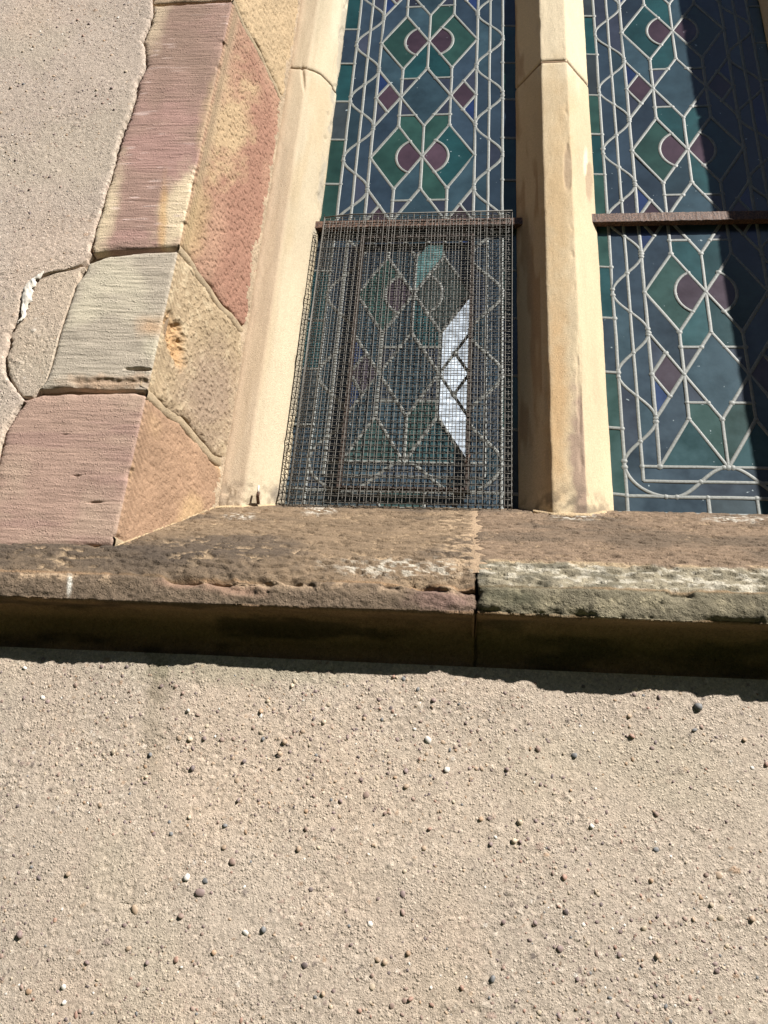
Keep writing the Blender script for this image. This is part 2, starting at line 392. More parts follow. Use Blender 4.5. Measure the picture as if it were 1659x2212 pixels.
wall = empty('roughcast_wall', (0, 0, -1.5))
tag(wall, 'sandy pebble-dashed church wall around and below the stone window', 'wall')
def lines(*segs):
    out = [np.array([segs[0][0]])]
    for a, b_, d in segs: out.append(np.linspace(a, b_, max(2, int(round((b_ - a) / d)) + 1))[1:])
    return np.concatenate(out)
def wall_patch(name, xs, zs, tone=(1, 1, 1)):
    x, z = np.meshgrid(xs, zs)
    return wall_rows(name, x, z, tone)
def wall_rows(name, x, z, tone=(1, 1, 1), lip=None, skirt=''):
    h, ids = rough_h(x, z)
    C = rough_col(x, z, ids, tone)
    if lip is not None: h = h + lip
    P = np.stack([x, -h, z], -1); N = np.zeros_like(P); N[..., 1] = -1
    px, py = pix(P)
    # rain-washed grime below the sill
    C = mixc(C, alb(120, 108, 84), 0.55 * blob(px, py, 345, 1465, 26, 55, 0, 0.6, 0.6, 3))
    C = mixc(C, alb(122, 112, 88), 0.35 * blob(px, py, 330, 1600, 22, 90, 0, 0.8, 0.6, 4))
    C = mixc(C, alb(140, 140, 110), 0.35 * blob(px, py, 520, 1450, 240, 30, 2, 0.7, 0.6, 6))
    C = mixc(C, alb(204, 180, 150), 0.2 * blob(px, py, 800, 1700, 500, 160, 2, 0.9, 0.7, 7))
    if skirt: P, C = skirted(P, N, C, 0.05, skirt)
    return link(name, grid_mesh(name, P, C), M_RENDER, wall)
wall_patch('lower_render', lines((-2.6, -1.30, 0.02), (-1.30, 1.10, 0.0031), (1.10, 3.2, 0.02)), lines((-1.5, -0.62, 0.02), (-0.62, 0.310, 0.0028)))
link('wall_core', box_mesh('wall_core', [(-6, XA - 0.02, 0.045, 0.62, 0.40, 5.0), (1.285, 6, 0.045, 0.62, 0.40, 5.0), (-6, 6, 0.03, 0.62, -1.5, 0.385),
     (XA - 0.02, 1.285, 0.06, 0.62, ZT, 5.0), (XA - 0.02, XF - 0.005, A_ + 0.02, 0.62, 0.7, ZT), (1.09, 1.285, A_ + 0.02, 0.62, 0.7, ZT), (-6, 6, 0.1, 0.62, 5.0, 11.0)]), M_CORE, wall)

# ------------------------------------------------------------------ the cracked edge of the render beside the jamb
CRACK = [(345, -260), (336, -120), (328, 0), (330, 27), (323, 57), (307, 87), (313, 110), (317, 140), (300, 173), (290, 217), (267, 283), (253, 323), (242, 377), (227, 417),
         (207, 483), (199, 520), (205, 545), (185, 566), (150, 580), (110, 588), (73, 604), (53, 621), (47, 651), (43, 681), (20, 724), (23, 747), (13, 767), (15, 807), (33, 841), (53, 862),
         (27, 894), (10, 927), (0, 971), (-16, 1060), (-20, 1120), (-24, 1182)]
ck = np.array([at(px, py) for px, py in CRACK])[::-1]
def crack_x(z):
    return np.interp(z, ck[:, 2], ck[:, 0]) + 0.010 * (fbm(z * 45, z * 0 + 3, 4, 50, 0.65) - 0.5) + 0.004 * (vnoise(z * 210, z * 0 + 5, 51) - 0.5)
FL = [(190, 566), (172, 584), (150, 651), (133, 701), (117, 761), (100, 821), (84, 840), (66, 856)]
fl = np.array([at(px, py) for px, py in FL])[::-1]
def block2_x(z):
    return np.interp(z, fl[:, 2], fl[:, 0]) + 0.004 * (fbm(z * 50, z * 0 + 9, 3, 52) - 0.5)
zs = lines((0.50, 2.62, 0.0033), (2.62, 5.0, 0.02))
z_top = ck[-1, 2]
cx_ = np.where(zs < z_top, crack_x(zs), crack_x(np.minimum(zs, z_top)))
gap = 0.0012 + 0.0050 * sstep(0.48, 0.72, fbm(zs * 14, zs * 0, 2, 60)) + 0.008 * np.exp(-((zs - at(200, 540)[2]) / 0.02) ** 2) + 0.007 * np.exp(-((zs - at(90, 596)[2]) / 0.012) ** 2)
uu = np.concatenate([np.linspace(0, 0.42, 36)[:-1], np.linspace(0.42, 1, 260)])
XR = (-2.6) + (cx_ - gap + 2.6)[:, None] * uu[None, :]
ZR = np.repeat(zs[:, None], len(uu), 1)
lipw = np.exp(-((cx_ - gap)[:, None] - XR) / 0.03) * 0.0015 - np.exp(-((cx_ - gap)[:, None] - XR) / 0.004) * 0.0035
wall_rows('upper_render', XR, ZR, (0.96, 0.95, 0.97), lipw, 'rb')
# loose flake of render between the crack and the grey quoin
zf0, zf1 = at(66, 854)[2], at(185, 572)[2]
zf = np.arange(zf0, zf1, 0.0029)
xl = crack_x(zf) + 0.0008 + 0.002 * fbm(zf * 30, zf * 0, 2, 63); xr = np.maximum(block2_x(zf) - 0.002, xl + 0.003)
uu = np.linspace(0, 1, 60)
XR = xl[:, None] + (xr - xl)[:, None] * uu; ZR = np.repeat(zf[:, None], 60, 1)
fk = wall_rows('render_flake', XR, ZR, (0.95, 0.94, 0.93), -0.003 - 0.004 * np.exp(-(XR - xl[:, None]) / 0.004), 'lrtb')
# white plaster packed into the crack
pts = [(96, 588), (70, 604), (55, 626), (50, 655), (48, 684), (40, 700)]
pz = np.array([at(a, b_) for a, b_ in pts])
ss = np.linspace(0, 1, 50); ax = np.interp(ss, np.linspace(0, 1, 6), pz[:, 0]); az = np.interp(ss, np.linspace(0, 1, 6), pz[:, 2])
wd = 0.020 * np.sin(np.pi * np.clip(ss * 1.05, 0, 1)) ** 0.6 * (0.15 + 1.5 * fbm(ss * 16, ss * 0, 3, 70))
t = np.linspace(-0.25, 1, 14)
P = np.stack([ax[:, None] + wd[:, None] * t, -0.001 - 0.007 * (1 - (t[None, :] * 1.1 - 0.4) ** 2) * np.ones((50, 1)) + 0.006 * fbm(ax[:, None] * 90 + t * 2, az[:, None] * 90, 3, 71), az[:, None] - wd[:, None] * t * 0.35], -1)
link('plaster_fill', grid_mesh('plaster_fill', P, np.ones_like(P)), M_WHITE, wall)

# wall right of the window, seen only from further left
wall_patch('right_render', lines((1.56, 3.2, 0.025)), lines((0.50, 5.0, 0.02)))
wall_patch('upper_wall_render', lines((crack_x(z_top) + 0.25, 1.56, 0.02)), lines((ZT + 0.25, 5.0, 0.02)))

# ------------------------------------------------------------------ pebbles set in the render
def pebble_mesh(seed, nl=4, ns=8):
    r = random.Random(seed); v = []; f = []
    v.append((0, 0, 1))
    for i in range(1, nl):
        th = math.pi * i / nl
        for k in range(ns):
            ph = 2 * math.pi * k / ns; s = 0.85 + 0.3 * r.random()
            v.append((math.sin(th) * math.cos(ph) * s, math.sin(th) * math.sin(ph) * s, math.cos(th) * s))
    v.append((0, 0, -1)); last = len(v) - 1
    for k in range(ns):
        f.append((0, 1 + k, 1 + (k + 1) % ns)); f.append((last, last - ns + (k + 1) % ns, last - ns + k))
    for i in range(nl - 2):
        for k in range(ns):
            a = 1 + i * ns + k; b_ = 1 + i * ns + (k + 1) % ns; f.append((a, a + ns, b_ + ns, b_))
    me = bpy.data.meshes.new('pebble'); me.from_pydata(v, [], f); me.update()
    me.polygons.foreach_set('use_smooth', np.ones(len(f), bool)); me.materials.append(M_PEB); return me, np.array(v), f
PM = [pebble_mesh(i) for i in range(8)]
PS = [pebble_mesh(i, 3, 6) for i in range(8)]
PCOL = [alb(130, 110, 104), alb(116, 102, 99), alb(148, 124, 110), alb(156, 122, 104), alb(116, 116, 116), alb(168, 144, 118), alb(184, 166, 140), alb(210, 203, 192), alb(140, 120, 114), alb(164, 134, 104)]
PWT = [16, 7, 18, 7, 4, 18, 18, 4, 14, 6]
fixed = [(1508, 1527, 9, 4), (1500, 1577, 6, 4), (1240, 1632, 6.5, 4), (925, 1600, 8, 7), (895, 1575, 5, 7), (966, 1663, 6, 7), (1408, 1616, 5.5, 0), (416, 1660, 7, 1), (404, 1895, 8, 7), (433, 1928, 9, 0),
         (292, 1967, 9, 5), (42, 2019, 9, 0), (569, 2008, 8, 4), (530, 2015, 7, 7), (658, 2085, 7, 1), (830, 2079, 6, 5), (997, 2135, 7, 3), (138, 2133, 7, 7), (140, 2165, 6, 7), (62, 2142, 6, 9),
         (188, 2080, 6, 0), (1418, 1835, 6.5, 4), (1210, 2050, 8, 0), (661, 1753, 5.5, 9), (645, 1834, 6, 5), (1550, 2100, 6, 0), (1420, 2065, 6, 5), (1625, 1985, 6, 5), (220, 1440, 6, 0), (275, 1442, 6, 1),
         (1370, 1500, 5, 8), (1480, 1985, 5, 2), (698, 2148, 6, 5), (325, 1630, 6, 4), (870, 1932, 6, 8), (1222, 1972, 6.5, 1)]
prand = random.Random(3)
spots = []
for px, py, r, c in fixed:
    q = at(px, py); spots.append((q[0], q[2], r * 0.00095, PCOL[c]))
def dens(x, z):
    return float(fbm(np.array([x * 4.0]), np.array([z * 4.0]), 3, 81)[0])
while len(spots) < 7500:
    if prand.random() < 0.72: x, z = prand.uniform(-1.05, 0.9), prand.uniform(-0.55, 0.288)
    else:
        z = prand.uniform(0.56, 2.5); x = crack_x(np.array([z]))[0] - 0.03 - prand.random() ** 1.2 * 0.8
    if prand.random() > 0.15 + 1.7 * (dens(x, z) - 0.25): continue
    r = 0.0020 + 0.0014 * prand.random() + 0.0034 * prand.random() ** 7
    c = PCOL[prand.choices(range(10), PWT)[0]] * prand.uniform(0.8, 1.15)
    spots.append((x, z, r, c))
spots.sort(key=lambda s: -s[2])
def peb_xf(x, z, r):
    h = float(rough_h(np.array([x]), np.array([z]))[0][0])
    sx = r * prand.uniform(0.85, 1.15); sz = r * prand.uniform(0.5, 0.95); sy = r * prand.uniform(0.28, 0.45)
    M = Matrix.Translation((x, -(h - 0.0002) + sy * 0.05, z)) @ Matrix.Rotation(prand.uniform(0, 6.28), 4, 'Y') @ Matrix.Diagonal((sx, sy, sz, 1)) @ Matrix.Rotation(prand.uniform(0, 6.28), 4, 'Z')
    return M
for i, (x, z, r, c) in enumerate(spots[:300]):
    o = bpy.data.objects.new('pebble', PM[i % 8][0]); COL.objects.link(o); o.parent = wall
    o.matrix_parent_inverse = Matrix.Translation(wall.location).inverted(); o.matrix_basis = peb_xf(x, z, r); o.color = (*np.clip(c, 0, 0.8), 1)
vs = []; fs = []; cs = []
for i, (x, z, r, c) in enumerate(spots[300:]):
    _, v, f = PS[i % 8]; M = np.array(peb_xf(x, z, r)); k = sum(map(len, vs)) if i == 0 else k + len(vs[-1])
    vs.append(v @ M[:3, :3].T + M[:3, 3]); fs += [tuple(a + k for a in q) for q in f]; cs.append(np.repeat([c], len(v), 0))
me = bpy.data.meshes.new('small_pebbles'); me.from_pydata(np.concatenate(vs).tolist(), [], fs); me.update()
a = me.attributes.new('Col', 'FLOAT_COLOR', 'POINT'); c4 = np.ones((len(me.vertices), 4), np.float32); c4[:, :3] = np.concatenate(cs); a.data.foreach_set('color', c4.reshape(-1))
me.polygons.foreach_set('use_smooth', np.ones(len(fs), bool))
tag(link('small_pebbles', me, M_PEBV, wall), kind='stuff')

# ------------------------------------------------------------------ jamb stones
jamb = empty('window_jamb', (XA, 0.0, 0.52))
tag(jamb, 'deep splayed jamb of pink and grey sandstone quoins beside cracked roughcast', 'window jamb')
TS, TC = math.sin(PHI), math.cos(PHI)
DEPTH = A_ / TC     # length of the splay
BEV = 0.010
def wander(S, j):
    return (S > 0) * 0.045 * np.clip(S / 0.05, 0, 1) * (fbm(S * 8, S * 0 + j * 5.3, 2, 190 + j) - 0.5)
def jamb_stone(name, left, ztop, zbot, tool, paint, depth=0.045, dz=0.0017, hfun=None, jt=0, jb=0):
    """front face + rounded arris + splayed reveal in one block; left(z) is the ragged outer edge"""
    nf, nb, ns = 64, 7, 150
    zm = np.linspace(0, 1, max(40, int((ztop(XA) - zbot(XA)) / dz)))
    rows = len(zm)
    # plan positions: s = signed distance round the arris
    fr = np.linspace(0, 1, nf)
    sp = BEV + (DEPTH + 0.012 - BEV) * np.linspace(0, 1, ns)
    P = np.zeros((rows, nf + nb + ns, 3)); N = np.zeros_like(P); S = np.zeros((rows, nf + nb + ns))
    zmid = zbot(XA) + (ztop(XA) - zbot(XA)) * zm
    xl_ = left(zmid)
    xf = xl_[:, None] + (XA - BEV - xl_)[:, None] * fr[None, :]
    P[:, :nf, 0] = xf; N[:, :nf] = (0, -1, 0); S[:, :nf] = xf - XA
    p0 = np.array([XA - BEV, 0.0]); pc = np.array([XA, 0.0]); p1 = np.array([XA + BEV * TS, BEV * TC])
    tb = (np.arange(nb) + 0.5) / nb
    bz = ((1 - tb) ** 2)[:, None] * p0 + (2 * tb * (1 - tb))[:, None] * (pc * 0.75 + 0.125 * (p0 + p1)) + (tb ** 2)[:, None] * p1
    P[:, nf:nf + nb, 0] = bz[:, 0]; P[:, nf:nf + nb, 1] = bz[:, 1]
    ang = tb * (math.pi / 2 - PHI); N[:, nf:nf + nb, 0] = np.sin(ang); N[:, nf:nf + nb, 1] = -np.cos(ang); S[:, nf:nf + nb] = (tb - 0.5) * BEV
    P[:, nf + nb:, 0] = XA + sp * TS; P[:, nf + nb:, 1] = sp * TC
    N[:, nf + nb:] = (TC, -TS, 0); S[:, nf + nb:] = sp
    X = P[..., 0]
    zt = np.where(S < 0, ztop(np.minimum(X, XA)), ztop(XA)); zb = np.where(S < 0, zbot(np.minimum(X, XA)), zbot(XA))
    zt = zt - 0.005 * (S > 0) + (0.008 + 0.010 * (S > 0)) * (fbm(S * 22, S * 0, 3, 91) - 0.5); zb = zb + 0.005 * (S > 0) + (0.008 + 0.010 * (S > 0)) * (fbm(S * 22, S * 0 + 4, 3, 92) - 0.5)
    zt = zt + wander(S, jt); zb = zb + wander(S, jb)
    P[..., 2] = zb + (zt - zb) * zm[:, None]
    Z = P[..., 2]
    # edges worn round
    de = np.minimum(np.minimum(Z - zb, zt - Z), np.where(S < 0, X - xl_[:, None], 1.0))
    wear = 0.006 * np.exp(-de / 0.005) * (0.5 + fbm(S * 40, Z * 40, 3, 95))
    chip = 0.010 * np.exp(-np.abs(S) / 0.010) * sstep(0.60, 0.78, fbm(S * 5, Z * 26, 3, 96))
    H = tool(S, Z) - wear - chip
    px, py = pix(P)
    if hfun is not None: H = H + hfun(px, py, S, Z)
    C = paint(S, Z, px, py)
    P = P + N * H[..., None]
    P, C = skirted(P, N, C, depth, 'lrtb')
    return link(name, grid_mesh(name, P, C), M_STONE, jamb)
def combed(pitch, amp, seed, pamp=-0.0026):
    def f(S, Z):
        wob = 0.003 * (fbm(S * 6, Z * 6, 2, seed) - 0.5)
        ph = (Z + wob + S * 0.02) / pitch
        l = 0.7 * vnoise(ph, S * 18 + np.floor(ph) * 0.37, seed + 1) + 0.6 * vnoise(ph * 1.9, S * 34, seed + 2) + 0.3 * vnoise(ph * 0.6, S * 9, seed + 3)
        fr = amp * (l - 0.8) + 0.0025 * (fbm(S * 20, Z * 20, 3, seed + 4) - 0.5)
        # reveal: punched face with a drafted margin along the arris
        d = fbm(S * 170 + Z * 30, Z * 125, 2, seed + 6)
        margin = sstep(0.028, 0.040, S)
        pit = pamp * sstep(0.48, 0.74, d) + 0.0034 * (fbm(S * 35, Z * 35, 3, seed + 8) - 0.5)
        dr = 0.0012 * np.sin((Z + S * 1.0) / 0.0085 * 2 * math.pi * 0.5 + 5 * fbm(S * 20, Z * 8, 2, seed))
        rv = pit * margin + dr * (1 - margin) + 0.003 * margin
        return np.where(S < 0, fr, rv)
    return f
def const(v): return lambda x: np.zeros_like(np.asarray(x, float)) + v
def poly(pts):
    q = np.array([at(a, b_) for a, b_ in pts]); i = np.argsort(q[:, 0]); xs_, zs_ = q[i, 0], q[i, 2]
    return lambda x: np.interp(np.asarray(x, float), xs_, zs_)
def streak(S, Z, seed, pitch=0.006):
    return vnoise(Z / pitch, S * 24, seed) * 0.5 + fbm(S * 22, Z * 90, 3, seed + 1) * 0.5
NLS = 0.69
def paint_pink(S, Z, px, py):
    k = streak(S, Z, 110)
    c = alb(158, 127, 112) * (0.80 + 0.42 * k)[..., None]
    c = mixc(c, alb(172, 132, 122), 0.55 * sstep(0.5, 0.75, fbm(S * 6, Z * 14, 3, 112)))
    c = mixc(c, alb(140, 116, 98), 0.6 * sstep(0.45, 0.65, fbm(S * 5 + 3, Z * 3, 3, 113)))
    cream = alb(216, 196, 158) * (0.85 + 0.3 * k)[..., None]
    c = c * (1 - (m1 := np.clip(0.85 * blob(px, py, 390, 460, 42, 95, 18, 0.5, 0.5, 1) + 0.8 * blob(px, py, 225, 470, 20, 110, 14, 0.8, 0.5, 2) + 0.55 * blob(px, py, 330, 20, 26, 90, 10, 0.7, 0.5, 3), 0, 1))[..., None]) + cream * m1[..., None]
    c = mixc(c, alb(206, 186, 110), 0.25 * blob(px, py, 452, 240, 14, 70, 12, 0.9, 0.8, 4))
    c = mixc(c, alb(206, 160, 90), 0.55 * blob(px, py, 352, 470, 8, 70, 3, 0.7, 0.4, 5))
    c = mixc(c, alb(226, 204, 196), 0.35 * sstep(0.66, 0.8, k) * sstep(0.4, 0.6, fbm(S * 8, Z * 5, 2, 118)))
    # reveal
    r = alb(184, 142, 114, NLS) * (0.85 + 0.35 * fbm(S * 9, Z * 9, 4, 121))[..., None]
    r = mixc(r, alb(166, 118, 96, NLS), 0.75 * sstep(0.45, 0.7, fbm(S * 5, Z * 3, 3, 122)))
    r = mixc(r, alb(206, 178, 132, NLS), 0.8 * blob(px, py, 492, 270, 44, 92, 12, 0.7, 0.9, 6))
    r = mixc(r, alb(172, 148, 116, NLS), 0.85 * np.exp(-((S - 0.02) / 0.02) ** 2))
    r = mixc(r, alb(188, 160, 110, NLS), 0.6 * blob(px, py, 420, 480, 24, 90, 12, 0.7, 0.5, 7))
    return np.where((S < 0)[..., None], c, r)
def paint_grey(S, Z, px, py):
    k = streak(S, Z, 130)
    c = alb(172, 160, 141) * (0.78 + 0.46 * k)[..., None]
    c = mixc(c, alb(200, 190, 162), 0.6 * sstep(0.48, 0.7, fbm(S * 7, Z * 9, 3, 132)))
    c = mixc(c, alb(192, 152, 110), 0.7 * blob(px, py, 328, 705, 26, 22, 0, 0.8, 0.5, 8))
    c = mixc(c, alb(200, 164, 130), 0.75 * blob(px, py, 250, 825, 90, 14, 0, 0.7, 0.7, 9))
    r = alb(182, 158, 122, NLS) * (0.8 + 0.4 * fbm(S * 12, Z * 12, 4, 135))[..., None]
    r = mixc(r, alb(208, 186, 148, NLS), 0.7 * sstep(0.56, 0.72, fbm(S * 60, Z * 60, 2, 137)))
    r = mixc(r, alb(160, 136, 116, NLS), 0.7 * blob(px, py, 455, 860, 70, 90, 0, 0.8, 0.5, 10))
    r = mixc(r, alb(208, 162, 106, NLS), 0.9 * blob(px, py, 379, 740, 16, 54, -8, 0.5, 0.8, 11))
    return np.where((S < 0)[..., None], c, r)
def paint_mauve(S, Z, px, py):
    k = streak(S, Z, 150)
    c = alb(168, 138, 120) * (0.82 + 0.36 * k)[..., None]
    c = mixc(c, alb(154, 122, 110), 0.6 * sstep(0.5, 0.7, fbm(S * 5, Z * 30, 3, 152)))
    c = mixc(c, alb(180, 156, 132), 0.5 * sstep(0.5, 0.75, fbm(S * 9, Z * 9, 4, 153)))
    r = alb(176, 140, 108, NLS) * (0.8 + 0.4 * fbm(S * 14, Z * 14, 4, 155))[..., None]
    r = mixc(r, alb(206, 170, 120, NLS), 0.7 * sstep(0.5, 0.75, fbm(S * 7, Z * 7, 3, 156)))
    return np.where((S < 0)[..., None], c, r)
def paint_tan(S, Z, px, py):
    k = streak(S, Z, 170)
    c = alb(186, 160, 128) * (0.85 + 0.3 * k)[..., None]
    r = alb(200, 172, 130, NLS) * (0.8 + 0.4 * fbm(S * 14, Z * 14, 4, 175))[..., None]
    return np.where((S < 0)[..., None], c, r)
j01 = 2.232
left_c = lambda z: crack_x(z) + 0.002
jamb_stone('jamb_stone', left_c, const(3.06), const(j01 + 0.004), combed(0.0050, 0.0016, 200), paint_tan, dz=0.0036, jt=4, jb=1)
jamb_stone('jamb_stone', left_c, const(j01 - 0.004), poly([(195, 546), (240, 540), (300, 536), (389, 531)]), combed(0.0044, 0.0013, 210, -0.0024), paint_pink, dz=0.0016, jt=1, jb=2)
def hole2(px, py, S, Z):
    h = -0.014 * blob(px, py, 379, 738, 15, 54, -8, 0.5, 0.8, 11) * (0.6 + 0.8 * fbm(S * 90, Z * 90, 3, 14))
    h = h - 0.010 * blob(px, py, 304, 797, 22, 3.0, 2, 0.5, 0.9, 12)
    return h - 0.006 * blob(px, py, 250, 828, 95, 11, -1, 0.5, 0.8, 13) * (S < 0)
jamb_stone('jamb_stone', lambda z: block2_x(z), poly([(150, 588), (190, 566), (240, 551), (300, 545), (389, 541)]), poly([(84, 838), (150, 836), (285, 836), (322, 846)]), combed(0.0058, 0.0017, 220, 0.0026), paint_grey, hfun=hole2, jt=2, jb=3)
def hole3(px, py, S, Z):
    return -0.004 * (blob(px, py, 165, 1027, 8, 1.6, 0, 0.6, 0.8, 15) + blob(px, py, 205, 1085, 13, 1.8, 0, 0.6, 0.8, 16) + blob(px, py, 140, 938, 9, 1.5, 0, 0.6, 0.8, 17))
jamb_stone('jamb_stone', left_c, poly([(60, 860), (90, 850), (200, 848), (290, 848), (320, 856)]), poly([(-30, 1184), (250, 1176)]), combed(0.0046, 0.0013, 230, -0.0018), paint_mauve, hfun=hole3, jt=3, jb=0)
jamb_stone('jamb_stone', left_c, const(ZT + 0.2), const(3.068), combed(0.0052, 0.0019, 240), paint_pink, dz=0.012, jt=0, jb=4)
# bedding mortar behind the joints, face and reveal
zz = np.linspace(0.5, ZT, 640)
sp = np.linspace(0.0, DEPTH + 0.01, 60)
S, Z = np.meshgrid(sp, zz)
nearj = sum(np.exp(-((Z - zj_ - wander(S, j)) / 0.020) ** 4) for zj_, j in ((j01, 1), (1.302, 2), (0.887, 3), (3.064, 4), (0.53, 0)))
hm = -0.026 + 0.0262 * np.clip(nearj, 0, 1) + 0.004 * (fbm(S * 60, Z * 60, 3, 180) - 0.5)
P = np.stack([XA + S * TS + hm * TC, S * TC - hm * TS + 0.0, Z], -1)
c = alb(182, 160, 126, NLS) * (0.75 + 0.5 * fbm(S * 40, Z * 40, 4, 181))[..., None]
link('joint_mortar', grid_mesh('joint_mortar', P, c), M_STONE, jamb)
zz = np.linspace(0.5, ZT, 260); cxz = crack_x(np.clip(zz, ck[0, 2], z_top)); uu = np.linspace(0, 1, 40)
X = cxz[:, None] - 0.12 + (XA - cxz + 0.12)[:, None] * uu; Z = np.repeat(zz[:, None], 40, 1)
P = np.stack([X, 0.020 + 0.006 * fbm(X * 40, Z * 40, 3, 183), Z], -1)
link('backing_mortar', grid_mesh('backing_mortar', P, alb(150, 130, 104) * np.ones_like(P)), M_STONE, jamb)

# gritty pointing smeared between the reveal and the cream frame
zz = np.linspace(0.74, ZT, 800); wv = np.linspace(0, 1, 22)
Sl = DEPTH - 0.018 - 0.040 * sstep(0.4, 0.75, fbm(zz * 11, zz * 0, 4, 184)) - 0.012 * vnoise(zz * 60, zz * 0, 185)
S = Sl[:, None] + (DEPTH + 0.004 - Sl)[:, None] * wv; Z = np.repeat(zz[:, None], 22, 1)
hm = -0.004 + 0.0085 * np.sin(np.clip(wv * 1.1, 0, 1) * math.pi * 0.62) + 0.004 * (fbm(S * 130, Z * 130, 3, 186) - 0.5)
P = np.stack([XA + S * TS + hm * TC, S * TC - hm * TS, Z], -1)
link('pointing', grid_mesh('pointing', P, alb(196, 172, 140, NLS) * (0.72 + 0.5 * fbm(S * 50, Z * 50, 4, 187))[..., None]), M_SILL, jamb)

# right jamb, off to the side: throws the shadow across the right-hand light
rj = empty('window_jamb', (XRA, 0.0, 0.52))
tag(rj, 'shaded jamb of plain sandstone quoins closing the right side of window', 'window jamb')
XRF = 1.125
edges = [0.50, 0.95, 1.38, 1.86, 2.30, 2.80, 3.22, ZT + 0.2]
for i in range(7):
    z0, z1 = edges[i] + 0.004, edges[i + 1] - 0.004
    zr = np.linspace(z0, z1, 90); prof = np.concatenate([np.linspace([XRF, A_ + 0.01], [XRA, 0.004], 60), np.linspace([XRA + 0.004, 0], [1.56 - 0.05 * (i % 2), 0], 50)])
    nrm = np.concatenate([np.tile(np.array([-(A_), -(XRA - XRF)]) / math.hypot(A_, XRA - XRF), (60, 1)), np.tile([0, -1.0], (50, 1))])
    u = np.cumsum(np.r_[0, np.hypot(*np.diff(prof, axis=0).T)])
    U, Z = np.meshgrid(u, zr)
    H = 0.004 * (fbm(U * 60, Z * 70, 3, 300 + i) - 0.5) - 0.005 * np.exp(-np.minimum(Z - z0, z1 - Z) / 0.005)
    P = np.zeros(U.shape + (3,)); N = np.zeros_like(P)
    P[..., 0] = prof[:, 0] + nrm[:, 0] * H - 0.016 * (Z - 1.4); P[..., 1] = prof[:, 1] + nrm[:, 1] * H; P[..., 2] = Z; N[..., 0] = nrm[:, 0]; N[..., 1] = nrm[:, 1]
    c = [alb(165, 130, 118), alb(170, 158, 134), alb(190, 164, 124)][i % 3] * (0.8 + 0.4 * fbm(U * 20, Z * 30, 4, 310 + i))[..., None]
    P, c = skirted(P, N, c, 0.04, 'lrtb')
    link('jamb_stone', grid_mesh('jamb_stone', P[:, ::-1], c[:, ::-1]), M_STONE, rj)
link('backing_mortar', box_mesh('backing_mortar', [(XRA + 0.03, 1.60, 0.016, 0.05, 0.50, ZT)]), M_MORTAR, rj)

# ------------------------------------------------------------------ cream frame stones and mullion
def moulding(name, prof, z0, z1, paint, parent, dz=0.004, amp=0.0012, zfoot=None, relief=None, flip=False):
    prof = np.array(prof, float)
    L = np.r_[0, np.cumsum(np.hypot(*np.diff(prof, axis=0).T))]
    u = np.arange(0, L[-1], 0.0026)
    px_, py_ = np.interp(u, L, prof[:, 0]), np.interp(u, L, prof[:, 1])
    for _ in range(2):      # soften arrises a little
        px_[1:-1] = 0.25 * px_[:-2] + 0.5 * px_[1:-1] + 0.25 * px_[2:]; py_[1:-1] = 0.25 * py_[:-2] + 0.5 * py_[1:-1] + 0.25 * py_[2:]
    tx, ty = np.gradient(px_), np.gradient(py_); l = np.hypot(tx, ty); nx, ny = ty / l, -tx / l
    v = np.linspace(0, 1, int((z1 - z0) / dz))
    zb = z0 * np.ones_like(u) if zfoot is None else zfoot(py_)
    Z = zb[None, :] + (z1 - zb)[None, :] * v[:, None]; U = np.repeat(u[None, :], len(v), 0)
    H = amp * (fbm(U * 30, Z * 8, 4, 400) - 0.5) * 2 + 0.0007 * (fbm(U * 200, Z * 120, 2, 402) - 0.5)
    de = np.minimum(z1 - Z, Z - zb if zfoot is None else 1.0); H = H - 0.004 * np.exp(-de / 0.003)
    P = np.zeros(U.shape + (3,)); N = np.zeros_like(P)
    P[..., 0] = px_; P[..., 1] = py_; P[..., 2] = Z; N[..., 0] = nx; N[..., 1] = ny
    qx, qy = pix(P)
    if relief is not None: H = H + relief(qx, qy, U, Z)
    C = paint(qx, qy, U, Z, nx)
    P = P + N * H[..., None]
    P, C = skirted(P, N, C, 0.03, 'tb')
    return link(name, grid_mesh(name, P, C), M_CREAM, parent)
NLF = 0.74
frame = empty('window_frame', (-0.56, A_, 0.80))
tag(frame, 'cream limestone frame moulding between pink jamb and wire-guarded glass', 'window frame')
LP = [(XF - 0.025, A_ + 0.004), (XF + 0.004, A_ - 0.002), (-0.574, A_), (-0.564, A_ + 0.006), (-0.552, A_ + 0.010), (-0.530, A_ + 0.024), (-0.503, A_ + 0.060), (L0, G_ - 0.010), (L0 - 0.001, G_ + 0.06)]
